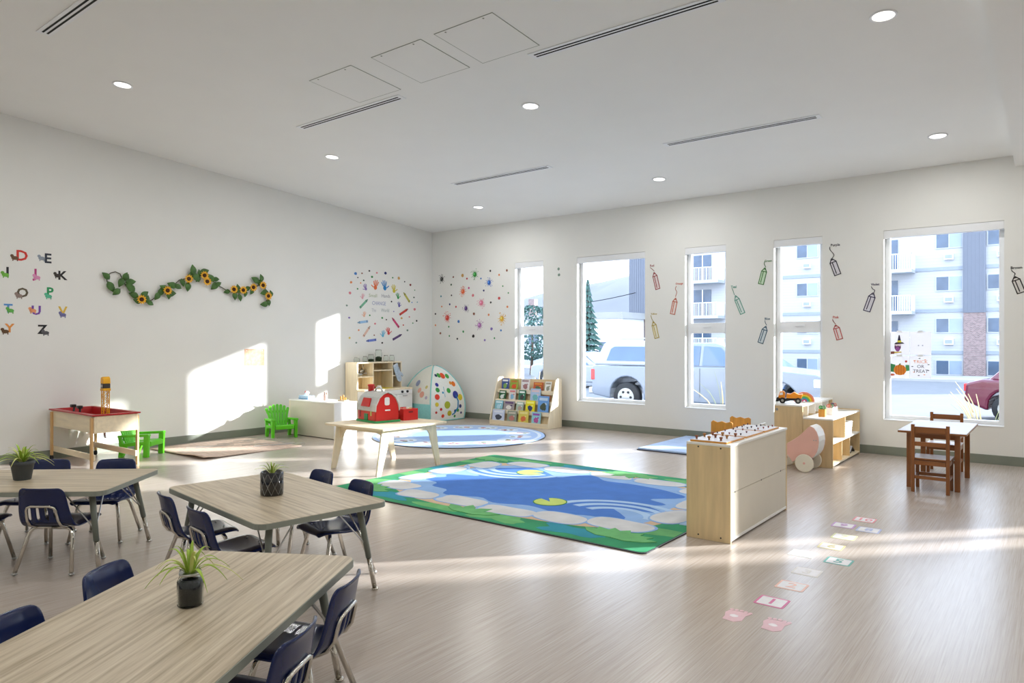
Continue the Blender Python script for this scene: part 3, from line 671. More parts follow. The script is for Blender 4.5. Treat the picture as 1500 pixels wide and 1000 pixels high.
MB().tube([(-0.09, 0.03, 0.055), (-0.075, 0.03, 0.12)], 0.006, 6).build('red_stick', col((200, 60, 60)), t)
t = thing('pencil_cup', 'small clear cup of brown sticks on the low cabinet', 'cup', (0.93, -3.20, H))
MB().lathe([(0.0001, 0), (0.026, 0), (0.030, 0.085), (0.028, 0.085), (0.024, 0.004), (0.0001, 0.004)], 18).build('cup', col((232, 200, 190)), t, True)
for k in range(6): MB().tube([(0.012 * math.cos(k), 0.012 * math.sin(k), 0.005), (0.02 * math.cos(k), 0.02 * math.sin(k), 0.115 + 0.006 * (k % 3))], 0.0045, 6).build('stick', col((120, 80, 50)), t)
t = thing('peg_toy', 'small natural wood peg toy on the end of the low cabinet', 'toy', (1.22, -3.10, H))
B(-0.08, 0.08, -0.04, 0.04, 0, 0.016).build('base', 'birch', t, bevel=0.003)
for k, h in ((-0.055, 0.06), (0.0, 0.085), (0.05, 0.05)): MB().lathe([(0.012, 0.016), (0.012, h), (0.007, h + 0.006), (0.0001, h + 0.008)], 12, (k, 0, 0)).build('peg', 'amber_wood', t, True)

# ------------------------------------------------------------------ play kitchen
k = thing('play_kitchen', 'wooden play kitchen with an open shelf hutch against the left wall', 'play kitchen', (0, 0, 0))
KY0, KY1, KZ, KT = -2.09, -1.0, 0.60, 1.055
hx, fx = 0.32, 0.50
B(0.02, hx, KY0 - 0.012, KY0 + 0.02, 0, KT - 0.02).build('side_panel', 'birch_up', k, bevel=0.002); B(0.02, hx, KY1 - 0.115, KY1 - 0.095, KZ, KT - 0.02).build('side_panel', 'birch_up', k, bevel=0.002)
B(0.02, hx + 0.004, KY0 - 0.012, KY1 - 0.095, KT - 0.02, KT).build('top', 'birch', k, bevel=0.002)
B(0.02, 0.03, KY0 + 0.02, KY1 - 0.11, KZ, KT - 0.02).build('back_panel', 'ply', k)
for y in (-1.745, -1.305): B(0.03, hx, y - 0.009, y + 0.009, KZ + 0.001, KT - 0.02).build('divider', 'birch_up', k, bevel=0.002)
for ya_, yb_, z in ((KY0 + 0.02, -1.754, 0.80), (-1.736, -1.314, 0.90), (-1.296, KY1 - 0.116, 0.80)): B(0.03, hx, ya_, yb_, z, z + 0.018).build('shelf', 'birch', k, bevel=0.002)
B(0.02, fx, KY0, KY1, KZ - 0.03, KZ).build('worktop', 'birch', k, bevel=0.003)
B(0.03, fx - 0.02, KY0 + 0.001, KY1 - 0.001, 0.03, KZ - 0.03).build('body', 'white_laminate', k)
for ya_, yb_ in ((KY0 + 0.006, -1.735), (-1.729, -1.372), (-1.366, KY1 - 0.006)):
    dd = B(fx - 0.02, fx - 0.002, ya_, yb_, 0.05, 0.485).build('door', 'white_laminate', k, bevel=0.003)
    MB().tube([(fx - 0.003, (ya_ + yb_) / 2 - 0.05, 0.465), (fx + 0.012, (ya_ + yb_) / 2 - 0.045, 0.46), (fx + 0.012, (ya_ + yb_) / 2 + 0.045, 0.46), (fx - 0.003, (ya_ + yb_) / 2 + 0.05, 0.465)], 0.004, 6).build('handle', 'steel', dd, True)
fp = B(fx - 0.02, fx - 0.002, KY0 + 0.006, KY1 - 0.006, 0.49, KZ - 0.032).build('fascia', 'white_laminate', k, bevel=0.002)
for y in (-1.25, -1.13): MB().lathe([(0.022, 0), (0.020, 0.02), (0.0001, 0.022)], 16, (fx - 0.002, y, 0.532), 'x').build('knob', 'black', fp, True)
B(0.08, 0.44, -1.72, -1.36, KZ + 0.0005, KZ + 0.005).build('yellow_hob', col((216, 196, 50)), k, bevel=0.002)
def pan(loc, r, tilt, label):
    t = thing('toy_pan', label, 'pan', loc); t.rotation_euler = (0, tilt, 0.4)
    MB().lathe([(0.0001, 0), (r * .9, 0), (r, 0.05), (r * 0.96, 0.05), (r * .86, 0.005), (0.0001, 0.005)], 22).build('bowl', 'steel', t, True)
    MB().tube([(r, 0, 0.045), (r + 0.07, 0, 0.052)], 0.007, 6).build('handle', 'steel', t, True)
pan((0.20, -1.95, 0.8185), 0.06, 0.0, 'steel toy pan lying flat on the hutch shelf')
pan((0.16, -1.84, 0.878), 0.055, math.radians(-62), 'steel toy pan leaning upright in the hutch')
pan((0.16, -1.23, 0.885), 0.06, math.radians(-65), 'dark steel toy pan behind the grey oven mitt')
om = thing('oven_mitt', 'pale blue-grey spotted oven mitt hanging from the hutch', 'oven mitt', (hx + 0.015, -1.20, 0.85))
om.rotation_euler = (0, math.radians(-24), PI / 2)
MB().prism([(-0.055, 0.17), (0.055, 0.17), (0.06, 0.0), (0.085, -0.03), (0.10, -0.09), (0.075, -0.105), (0.05, -0.06), (0.04, -0.11), (0.02, -0.16), (-0.03, -0.16), (-0.06, -0.11), (-0.058, 0.0)], -0.011, 0.011).build('mitt', col((176, 190, 204), 0.9), om, bevel=0.006)
MB().prism([(-0.057, 0.14), (0.057, 0.14), (0.057, 0.172), (-0.057, 0.172)], -0.013, 0.013).build('cuff', col((196, 206, 216), 0.9), om, bevel=0.004)
for i in range(14):
    rnd = random.Random(i); MB().lathe([(0.006, 0), (0.006, 0.0022), (0.0001, 0.0024)], 8, (rnd.uniform(-.045, .05), -0.0128 + 0.0, rnd.uniform(-.12, .12)), 'y').build('spot', col((120, 140, 160), 0.9), om)
q = thing('toy_cup', 'tiny black and white toy cup on the play kitchen hob', 'cup', (0.30, -1.60, KZ + 0.0055))
MB().lathe([(0.0001, 0), (0.03, 0), (0.036, 0.045), (0.033, 0.045), (0.027, 0.006), (0.0001, 0.006)], 16).build('cup', 'white_laminate', q, True); MB().lathe([(0.0305, 0.006), (0.033, 0.025)], 16).build('dark_band', 'black', q)
q = thing('toy_car', 'tiny red toy car on the play kitchen hob', 'toy', (0.28, -1.70, KZ + 0.005))
MB().prism([(-0.035, 0.008), (0.035, 0.008), (0.035, 0.022), (0.018, 0.024), (0.01, 0.036), (-0.015, 0.036), (-0.022, 0.024), (-0.035, 0.022)], -0.016, 0.016, 'x').build('body', 'red_plastic', q, bevel=0.002)
for yy in (-0.02, 0.02): MB().lathe([(0.0001, -0.018), (0.009, -0.018), (0.009, 0.018), (0.0001, 0.018)], 10, (0, yy, 0.009), 'x').build('axle_wheels', 'rubber', q)
def jar(y, r, h, fill, label):
    t = thing('glass_jar', label, 'jar', (0.17, y, KT))
    MB().lathe([(0.0001, 0.001), (r * .93, 0.001), (r, 0.006), (r, h * 0.78), (r * 0.82, h * 0.86), (r * 0.82, h), (r * 0.78, h), (r * 0.78, h * 0.86), (r * .95, h * 0.77), (r * .95, 0.006), (0.0001, 0.005)], 18).build('glass', 'jar_glass', t, True)
    MB().lathe([(r * 0.85, h), (r * 0.85, h + 0.012), (0.0001, h + 0.013)], 18).build('lid', 'steel', t, True)
    if fill: MB().lathe([(0.0001, 0.007), (r * .9, 0.007), (r * .88, h * fill), (r * 0.4, h * fill * 1.2), (0.0001, h * fill * 1.22)], 14).build('contents', col((44, 58, 40), 0.9), t, True)
jar(-1.98, 0.05, 0.07, 0, 'wide low empty glass jar on the play kitchen hutch')
jar(-1.80, 0.04, 0.09, 0.12, 'small glass jar with dark crumbs between jars on the hutch')
jar(-1.67, 0.055, 0.12, 0.35, 'glass jar with dark green contents on the hutch')
jar(-1.50, 0.06, 0.20, 0.38, 'tallest glass jar on the play kitchen hutch')
jar(-1.33, 0.045, 0.10, 0.1, 'glass jar with a thin dark layer beside the tallest jar')
jar(-1.19, 0.045, 0.10, 0.1, 'glass jar at the tent end of the hutch')

# ------------------------------------------------------------------ pop-up tent in the corner
tn = thing('play_tent', 'pop-up play tent with colourful dots and teal edges in the corner', 'tent', (0.53, -0.50, 0))
tn.rotation_euler = (0, 0, math.radians(-7))
TA_, THT = 0.43, 0.97
def dprof(z):
    h = min(1.0, z / THT); return TA_ * (0.90 + 0.30 * h - 0.32 * h * h) * max(0.0, 1 - h ** 2.4) ** 0.60
def tpt(u, z, off=0.0):        # a point on the panel facing local -Y
    d = dprof(z); return (u * d, -(d + 0.035 * (1 - u * u) * min(1, (1 - z / THT) * 2) + off), z)
dots = [((52, 64, 96), -.62, .80, .026), ((70, 160, 70), -.34, .80, .04), ((226, 84, 44), .02, .79, .052), ((70, 160, 70), .46, .78, .042), ((60, 60, 150), -.62, .64, .034), ((60, 150, 70), -.60, .55, .042), ((226, 70, 50), -.64, .43, .05),
        ((60, 160, 70), .08, .53, .045), ((52, 60, 150), .46, .45, .068), ((222, 200, 50), .74, .40, .058), ((170, 180, 50), -.10, .28, .066), ((200, 40, 40), -.45, .21, .026), ((190, 180, 50), .02, .13, .048),
        ((50, 60, 120), .68, .24, .034), ((70, 160, 80), .52, .17, .03), ((40, 50, 110), .36, .16, .03), ((220, 70, 40), -.35, .09, .032), ((230, 120, 40), .60, .64, .046), ((226, 150, 60), .40, .66, .03), ((222, 200, 60), -.66, .30, .038), ((60, 150, 190), -.30, .50, .02), ((70, 150, 80), .34, .07, .025), ((60, 60, 120), .74, .12, .022), ((200, 60, 50), -.70, .16, .022)]
NZ, NU_ = 22, 8
for i, a in enumerate((PI / 2, PI, -PI / 2, 0.0)):      # the first panel faces local +X, the last one local -Y
    vs = []; fs = []
    for k_ in range(NZ + 1):
        z = THT * 0.995 * (1 - (1 - k_ / NZ) ** 1.6)
        for j in range(NU_ + 1): vs.append(tpt(-1 + 2 * j / NU_, z))
    for k_ in range(NZ):
        for j in range(NU_): q = k_ * (NU_ + 1) + j; fs.append((q, q + 1, q + NU_ + 2, q + NU_ + 1))
    p = MB().add(vs, fs).rot(a).build('tent_panel', 'tent_mesh' if i == 3 else 'tent_white', tn, True)
    ed = [tpt(-1, THT * 0.995 * (1 - (1 - k_ / NZ) ** 1.6), .004) for k_ in range(NZ + 1)]
    MB().tube(ed, 0.011, 6).rot(a).build('ridge_piping', 'teal_fabric', p, True)
    MB().tube([tpt(-1 + 2 * j / NU_, 0.012, .004) for j in range(NU_ + 1)], 0.010, 6).rot(a).build('hem_piping', 'teal_fabric', p, True)
    def dot(u, z, r_, rgb):
        c = Vector(tpt(u, z, .003)); pts = [tpt(max(-1, min(1, (u * dprof(z) + r_ * math.cos(t_)) / max(.05, dprof(z + r_ * math.sin(t_))))), max(.01, z + r_ * math.sin(t_)), .003) for t_ in [2 * PI * s_ / 16 for s_ in range(16)]]
        o_ = MB().add([c] + pts, [(0, 1 + s_, 1 + (s_ + 1) % 16) for s_ in range(16)]).rot(a).build('printed_dot', col(rgb, 0.85), p)
    if i == 0:
        for c_, u, v, r_ in dots: dot(u, v, r_, c_)
        MB().tube([tpt(.46, .44, .004), tpt(.56, .34, .004), tpt(.52, .22, .004), tpt(.30, .12, .004), tpt(.18, .10, .004)], 0.012, 5).rot(a).build('printed_tail', col((40, 130, 180), 0.85), p)
        MB().tube([tpt(-.2, .60, .004), tpt(-.2, .42, .004)], 0.005, 5).rot(a).build('zip', col((110, 180, 200)), p)
    if i == 3:
        vs = []; fs = []
        for k_ in range(7):
            for j in range(NU_ + 1): vs.append(tpt(-1 + 2 * j / NU_, .005 + .30 * k_ / 6, .004))
        for k_ in range(6):
            for j in range(NU_): q = k_ * (NU_ + 1) + j; fs.append((q, q + 1, q + NU_ + 2, q + NU_ + 1))
        MB().add(vs, fs).rot(a).build('lower_panel', 'teal_fabric', p, True)
        for c_, u, v, r_ in (((150, 160, 190), -.12, .66, .055), ((226, 170, 150), .22, .54, .045), ((220, 160, 140), .45, .47, .055), ((200, 190, 120), .7, .6, .03), ((190, 200, 160), -.6, .55, .04), ((180, 170, 190), .75, .42, .03)): dot(u, v, r_, c_)

# ------------------------------------------------------------------ book display
bd = thing('book_display', 'sloping wooden book display rack against the window wall', 'book rack', (1.86, -0.51, 0))
DW, DD, DH = 1.23, 0.38, 0.80
side = [(0, 0), (DD, 0), (DD, DH - 0.01), (DD - 0.05, DH), (DD - 0.13, DH), (DD - 0.17, DH - 0.03), (0.0, 0.10)]
MB().prism(side, 0, 0.02, 'x').build('side_panel', 'birch_up', bd, bevel=0.003); MB().prism(side, DW - 0.02, DW, 'x').build('side_panel', 'birch_up', bd, bevel=0.003)
tiers = [(0.015, 0.055), (0.085, 0.235), (0.145, 0.405), (0.205, 0.575)]      # front y, z of each ledge
for i, (y, z) in enumerate(tiers):
    B(0.02, DW - 0.02, y, y + 0.07, z - 0.014, z).build('ledge', 'birch', bd); B(0.02, DW - 0.02, y - 0.012, y, z - 0.045, z + 0.022).build('ledge_lip', 'birch', bd, bevel=0.002)
    MB().prism([(y + 0.058, z), (y + 0.068, z), (y + 0.128, z + 0.19), (y + 0.118, z + 0.19)], 0.02, DW - 0.02, 'x').build('back_board', 'ply', bd)
B(0.02, DW - 0.02, DD - 0.012, DD, 0.0, DH - 0.03).build('rear_panel', 'ply', bd); B(0.02, DW - 0.02, 0.0, 0.02, 0.0, 0.02).build('plinth', 'birch', bd)
BOOKS = [  # tier (0 lowest), u centre, width, height, cover colour, accent, picture, label
 (3, .17, .135, .165, (52, 78, 140), (240, 240, 236), (120, 160, 80), 'picture book with a blue border and white cover'),
 (3, .36, .15, .155, (150, 170, 60), (200, 120, 50), (226, 84, 40), 'green and orange picture book'),
 (3, .60, .155, .17, (232, 228, 226), (180, 150, 150), (170, 120, 120), 'white picture book with grey lettering'),
 (3, .86, .17, .13, (196, 90, 50), (220, 150, 60), (90, 120, 90), 'wide orange-red picture book'),
 (3, 1.06, .11, .145, (238, 238, 230), (170, 160, 140), (150, 150, 130), 'small off-white picture book at the end of the top ledge'),
 (2, .15, .125, .14, (30, 92, 46), (232, 232, 220), (220, 226, 220), 'dark green picture book with a white title'),
 (2, .37, .125, .16, (222, 214, 206), (220, 130, 130), (130, 180, 210), 'cream picture book with red lettering'),
 (2, .575, .125, .155, (46, 120, 90), (230, 236, 230), (60, 60, 60), 'green and white picture book'),
 (2, .85, .18, .185, (176, 200, 226), (226, 200, 200), (120, 190, 190), 'tall pale blue picture book'),
 (2, 1.075, .13, .10, (190, 120, 84), (230, 200, 170), (150, 90, 70), 'low brown picture book behind the blue animal book'),
 (1, .12, .15, .14, (140, 196, 208), (220, 236, 236), (180, 216, 226), 'turquoise picture book with a pale square'),
 (1, .34, .20, .14, (160, 150, 150), (90, 60, 110), (232, 226, 216), 'wide grey and purple picture book'),
 (1, .57, .13, .138, (176, 196, 176), (232, 232, 220), (190, 160, 140), 'pale sage picture book'),
 (1, .79, .165, .165, (232, 216, 20), (250, 240, 120), (50, 60, 110), 'bright yellow picture book'),
 (1, 1.05, .19, .235, (110, 160, 216), (200, 220, 236), (70, 80, 60), 'large sky blue picture book with animals'),
 (0, .17, .225, .165, (200, 210, 230), (226, 230, 238), (60, 66, 80), 'wide pale grey-blue picture book on the lowest ledge'),
 (0, .46, .17, .16, (140, 150, 130), (200, 190, 170), (190, 120, 110), 'grey-green picture book on the lowest ledge'),
 (0, .70, .18, .175, (222, 204, 90), (236, 220, 140), (220, 110, 60), 'yellow picture book with an orange animal on the lowest ledge'),
 (0, .96, .155, .165, (150, 206, 214), (150, 80, 170), (190, 90, 150), 'turquoise and violet picture book on the lowest ledge')]
for (ti, u, wd, hh, cc, ac, pc, lb) in BOOKS:
    y, z = tiers[ti]; front = 1 if 'animals' in lb and 'large' in lb else 0
    wd *= 1.14; hh *= 1.2
    t = thing('picture_book', lb, 'book', (1.86 + u, -0.51 + y + 0.003, z + 0.002), 0, 'picture books on the display rack')
    t.rotation_euler = (math.radians(-12 if hh < .178 else -7), 0, 0)
    B(-wd / 2, wd / 2, 0.0, 0.010, 0, hh).build('cover', col(cc), t, bevel=0.0015)
    B(-wd / 2 + 0.003, wd / 2 - 0.001, 0.0015, 0.0085, hh - 0.002, hh + 0.0004).build('page_block', 'paper', t)
    B(-wd * .38, wd * .38, -0.0008, 0.0002, hh * .74, hh * .90).build('title_band', col(ac), t)
    MB().prism(circ(0.0, hh * .36, wd * .27, hh * .22, 14, 0.2), -0.0012, 0.0002).build('cover_picture', col(pc), t)
    MB().prism(circ(wd * .22, hh * .55, wd * .10, hh * .07, 10, 0.2), -0.0009, 0.0002).build('cover_figure', col(ac), t)

# ------------------------------------------------------------------ birch play table with barn and crate
wt = thing('play_table', 'square birch plywood play table carrying the toy barn', 'table', (0, 0, 0))
WX0, WX1, WY0, WY1 = 3.09, 4.05, -4.86, -3.88
MB().prism(rrect(WX0, WX1, WY0, WY1, 0.03), TH - 0.022, TH, 'z').build('tabletop', 'birch', wt, bevel=0.002)
for X in (WX0 + 0.10, WX1 - 0.12):
    B(X + 0.002, X + 0.018, WY0 + 0.25, WY1 - 0.25, TH - 0.084, TH - 0.022).build('apron', 'birch', wt, bevel=0.002)
    for sy in (-1, 1):
        yc = (WY0 + WY1) / 2; yt = sy * 0.40; yf = sy * 0.475
        MB().prism([(yc + yt, TH - 0.022), (yc + yf, 0), (yc + yf - sy * 0.062, 0), (yc + yt - sy * 0.10, TH - 0.13), (yc + yt - sy * 0.125, TH - 0.095), (yc + yt - sy * 0.16, TH - 0.083), (yc + yt - sy * 0.16, TH - 0.022)], X, X + 0.02, 'x').build('leg', 'white_laminate' if False else 'birch_up', wt, bevel=0.002)
for Y in (WY0 + 0.13, WY1 - 0.15):
    ap = MB().prism([(WX0 + 0.12, TH - 0.022), (WX1 - 0.12, TH - 0.022), (WX1 - 0.12, TH - 0.17), (WX1 - 0.145, TH - 0.17), (WX1 - 0.155, TH - 0.12), (WX1 - 0.185, TH - 0.085), (WX1 - 0.24, TH - 0.07), (WX0 + 0.24, TH - 0.07), (WX0 + 0.185, TH - 0.085), (WX0 + 0.155, TH - 0.12), (WX0 + 0.145, TH - 0.17), (WX0 + 0.12, TH - 0.17)], Y, Y + 0.02).build('bracket_apron', 'birch', wt, bevel=0.002)
barn = thing('toy_barn', 'red toy barn with a grey gambrel roof and green base', 'toy', (3.42, -4.36, TH), math.radians(-9))
BL, BW = 0.40, 0.32        # length along local X, gable faces +X
MB().prism(rrect(-BL / 2 - 0.012, BL / 2 + 0.012, -BW / 2 - 0.012, BW / 2 + 0.012, 0.03), 0, 0.022, 'z').build('base', col((40, 160, 90), 0.4), barn, bevel=0.004)
hw = BW / 2 - 0.01; hl = BL / 2 - 0.015
B(-hl, hl, -hw, -hw + 0.012, 0.022, 0.145).build('side_wall', 'red_plastic', barn, bevel=0.002); B(-hl, hl, hw - 0.012, hw, 0.022, 0.145).build('side_wall', 'red_plastic', barn, bevel=0.002)
gab = [(-hw, 0.022), (hw, 0.022), (hw, 0.15), (hw * 0.86, 0.235), (hw * 0.45, 0.30), (0, 0.325), (-hw * 0.45, 0.30), (-hw * 0.86, 0.235), (-hw, 0.15)]
g = MB().prism(gab, hl - 0.012, hl, 'x').build('gable_wall', 'red_plastic', barn)
MB().prism(rrect(-0.035, 0.03, 0.19, 0.28, 0.02), hl - 0.001, hl + 0.003, 'x').build('hayloft_window', 'white_frame', g); MB().prism(rrect(-0.03, 0.04, 0.128, 0.143, 0.006), hl - 0.001, hl + 0.003, 'x').build('gable_sign', 'white_frame', g)
MB().prism(gab, -hl, -hl + 0.012, 'x').build('gable_wall', 'red_plastic', barn)
out = [(-hw - 0.012, 0.135), (-hw * 0.95 - 0.012, 0.20), (-hw * 0.72, 0.285), (-hw * 0.35, 0.328), (0, 0.342), (hw * 0.35, 0.328), (hw * 0.72, 0.285), (hw * 0.95 + 0.012, 0.20), (hw + 0.012, 0.135)]
inn = [(p[0] * 0.94, p[1] - 0.012) for p in out][::-1]
rf = MB().prism(out + inn, -hl - 0.015, hl + 0.015, 'x').build('roof', col((206, 208, 204), 0.4), barn, bevel=0.003)
MB().tube([(-0.06, 0, 0.338), (-0.03, 0, 0.375), (0.05, 0, 0.385), (0.09, 0, 0.338)], 0.012, 8).build('carry_handle', col((226, 228, 222), 0.4), rf, True)
MB().lathe([(0.035, 0.33), (0.035, 0.39), (0.04, 0.395), (0.04, 0.41), (0.0001, 0.415)], 16, (-0.15, 0, 0)).build('silo_cap', 'red_plastic', rf, True)
sk = MB(); sk.add([(-0.09, -hw * 1.0 - 0.013, 0.175), (0.08, -hw * 1.0 - 0.013, 0.175), (0.07, -hw * 0.80 - 0.012, 0.268), (-0.08, -hw * 0.80 - 0.012, 0.268)], [(0, 1, 2, 3)])
so = sk.build('roof_opening', 'red_plastic', rf); md = so.modifiers.new('s', 'SOLIDIFY'); md.thickness = 0.012
B(-0.05, 0.025, -hw - 0.006, -hw + 0.002, 0.022, 0.095).build('green_door', col((30, 140, 84), 0.4), barn, bevel=0.002); B(0.08, 0.10, -hw - 0.004, -hw + 0.002, 0.075, 0.13).build('side_window', col((190, 214, 120), 0.4), barn)
B(-0.15, -0.125, -hw - 0.004, -hw + 0.002, 0.05, 0.13).build('side_window', col((140, 20, 20), 0.4), barn)
ct = thing('toy_crate', 'open red plastic crate beside the toy barn', 'crate', (3.52, -4.05, TH), math.radians(-9))
for b_ in ((-.13, .13, -.10, -.09, 0, .13), (-.13, .13, .09, .10, 0, .13), (-.13, -.12, -.09, .09, 0, .13), (.12, .13, -.09, .09, 0, .13)): B(*b_).build('side', 'red_plastic', ct, bevel=0.002)
B(-.12, .12, -.09, .09, 0, .008).build('bottom', 'red_plastic', ct)
MB().prism(rrect(-.04, .04, .085, .105, .008), -.1012, -.0995).build('hand_slot', col((120, 16, 20)), ct); MB().prism(rrect(-.03, .03, .085, .105, .008), .1295, .1312, 'x').build('hand_slot', col((120, 16, 20)), ct)
for q in range(6):
    rnd = random.Random(q + 5); MB().ell((rnd.uniform(-.1, .1), rnd.uniform(-.06, .06), 0.10 + rnd.uniform(0, .03)), (0.03, 0.025, 0.022), 10, 6).build('contents', col(((232, 226, 210), (210, 190, 120), (230, 120, 100))[q % 3]), ct, True)

# ------------------------------------------------------------------ cream shelf with peg boards
sh = thing('shelf_divider', 'cream-backed plywood shelf unit standing on the pond rug side', 'shelf', (0, 0, 0))
SX0, SX1, SY0, SY1, SH = 7.42, 7.745, -4.97, -3.70, 0.685
B(SX0, SX1, SY0, SY0 + 0.02, 0.0, SH - 0.018).build('end_panel', 'ply', sh, bevel=0.002); B(SX0, SX1, SY1 - 0.02, SY1, 0.0, SH - 0.018).build('end_panel', 'ply', sh, bevel=0.002)
B(SX0, SX1 + 0.003, SY0, SY1, SH - 0.018, SH).build('top', 'white_laminate', sh, bevel=0.003)
B(SX1 - 0.016, SX1 - 0.003, SY0 + 0.02, SY1 - 0.02, 0.034, 0.345).build('back_panel', 'cream_panel', sh); B(SX1 - 0.016, SX1 - 0.003, SY0 + 0.02, SY1 - 0.02, 0.348, SH - 0.018).build('back_panel', 'cream_panel', sh)
B(SX0, SX1, SY0 + 0.02, SY1 - 0.02, 0.015, 0.034).build('bottom', 'white_laminate', sh); B(SX0, SX1 - 0.016, SY0 + 0.02, SY1 - 0.02, 0.336, 0.354).build('shelf', 'birch', sh)
for y in (SY0 + 0.09, -4.33, SY1 - 0.16): MB().lathe([(0.006, -0.0), (0.006, 0.002), (0.0001, 0.0022)], 8, (SX1 - 0.003, y, 0.3465), 'x').build('screw', 'black', sh)
for X in (SX0 + 0.09, SX1 - 0.07):
    for z in (0.03, SH - 0.03): MB().lathe([(0.006, 0), (0.006, 0.0015), (0.0001, 0.0016)], 8, (X, SY0 - 0.0012, z), 'y').build('screw', 'black', sh)
def pegboard(y0_, y1_, n, label, cc, r_, h_):
    t = thing('peg_board', label, 'puzzle board', (0, 0, SH), 0, None)
    B(SX0 + 0.02, SX1 - 0.035, y0_, y1_, 0, 0.012).build('board', 'amber_wood', t, bevel=0.002); B(SX0 + 0.024, SX1 - 0.039, y0_ + 0.004, y1_ - 0.004, 0.010, 0.014).build('board_face', col((226, 226, 232), 0.4), t)
    for i in range(n):
        rnd = random.Random(i + n); X = SX0 + 0.05 + (i % 3) * 0.09 + rnd.uniform(-.015, .015); Y = y0_ + 0.05 + (i // 3) * (y1_ - y0_ - 0.08) / max(1, (n - 1) // 3) + rnd.uniform(-.012, .012)
        MB().lathe([(r_ * .6, 0.014), (r_ * .6, 0.014 + h_ * .5), (r_, 0.014 + h_ * .6), (r_, 0.014 + h_ * .9), (r_ * .6, 0.014 + h_), (0.0001, 0.014 + h_)], 12, (X, Y, 0)).build('peg', col(cc[i % len(cc)]), t, True)
pegboard(SY0 + 0.02, -4.60, 9, 'wooden peg board with large knobs on the cream shelf end', ((150, 92, 60), (176, 120, 60)), 0.012, 0.027)
pegboard(-4.56, -4.18, 9, 'wooden peg board with tiny dark knobs in the middle of the shelf', ((90, 60, 60), (130, 70, 80)), 0.007, 0.014)
pegboard(-4.15, -3.80, 12, 'pinkish peg board with tiny knobs nearest the doll pram', ((96, 60, 60), (60, 50, 60), (150, 70, 60)), 0.007, 0.014)

# ------------------------------------------------------------------ doll cradle
dc = thing('doll_cradle', 'wooden doll cradle with curved ends and white bedding', 'doll bed', (6.53, -1.75, 0))
def endp(y):
    p = [(-0.13, 0.0), (0.13, 0.0), (0.125, 0.49), (0.10, 0.505), (0.05, 0.49), (0.0, 0.505), (-0.05, 0.49), (-0.10, 0.51), (-0.125, 0.49)]
    MB().prism(p, y, y + 0.018).build('end_panel', 'amber_wood', dc, bevel=0.004)
endp(-0.28); endp(0.30)
for X in (-0.12, 0.105): B(X, X + 0.015, -0.262, 0.30, 0.16, 0.36).build('side_rail', 'amber_wood', dc, bevel=0.003)
B(-0.105, 0.105, -0.262, 0.30, 0.16, 0.175).build('base', 'amber_wood', dc); B(-0.10, 0.10, -0.25, 0.29, 0.175, 0.37).build('bedding', 'paper', dc, bevel=0.03)

# ------------------------------------------------------------------ doll pram
pr = thing('doll_pram', 'pink wooden doll pram with cream wheels', 'doll pram', (0, 0, 0))
PY0, PY1 = -1.83, -1.56
cp = [(258, 622), (300, 600), (360, 560), (420, 505), (455, 470), (480, 458), (515, 478), (545, 520), (562, 570), (567, 620), (560, 680), (545, 730), (520, 770), (490, 795), (440, 800), (380, 800), (330, 810), (290, 830), (265, 790), (230, 745), (215, 690), (225, 645)]
prof = [(p.x, p.z) for p in [on_back(1120 + a / 7.144, 560 + b_ / 7.144, PY0) for a, b_ in cp]]
MB().prism(prof, PY0, PY0 + 0.012).build('side_panel', 'pink_paint', pr, bevel=0.003); MB().prism(prof, PY1 - 0.012, PY1).build('side_panel', 'pink_paint', pr, bevel=0.003)
hood = prof[5:16]; hi = [(a - (0.012 if i < 8 else 0.0), b_ + (0.0 if i < 8 else 0.012)) for i, (a, b_) in enumerate(hood)]
MB().prism(hood + hi[::-1], PY0 + 0.012, PY1 - 0.012).build('curved_shell', 'white_laminate', pr)
fl = prof[15:20]; MB().prism(fl + [(a + 0.004, b_ + 0.012) for a, b_ in fl][::-1], PY0 + 0.012, PY1 - 0.012).build('floor_board', 'pink_paint', pr)
for X in (7.375, 7.10):
    MB().tube([(X, PY0 - 0.03, 0.098), (X, PY1 + 0.03, 0.098)], 0.008, 8).build('axle', 'steel', pr)
    for Y in (PY0 - 0.032, PY1 + 0.014):
        wh = MB().lathe([(0.0001, 0), (0.088, 0), (0.097, 0.004), (0.097, 0.014), (0.088, 0.018), (0.0001, 0.018)], 28, (X, Y, 0.097), 'y').build('wheel', 'cream_wheel', pr, bevel=0.002)
        MB().lathe([(0.013, -0.004), (0.013, 0.022), (0.0001, 0.022)], 12, (X, Y, 0.097), 'y').build('hub', 'pink_paint', wh)
for Y in (PY0 + 0.02, PY1 - 0.03): MB().tube([(7.12, Y, 0.22), (6.98, Y, 0.36), (6.86, Y, 0.46)], 0.011, 8).build('handle_arm', 'white_laminate', pr, True)
MB().tube([(6.86, PY0 - 0.0, 0.46), (6.86, PY1 + 0.0, 0.46)], 0.014, 10).build('handle_bar', 'white_laminate', pr, True)
for dx, dz in ((0.475, 0.27),):
    for i_, (a, b_) in enumerate(((515, 605), (538, 608))):
        e_ = on_back(1120 + a / 7.144, 560 + b_ / 7.144, PY0); MB().lathe([(0.006, 0), (0.006, 0.002), (0.0001, 0.002)], 8, (e_.x, PY0 - 0.002, e_.z), 'y').build('bolt', 'steel', pr)

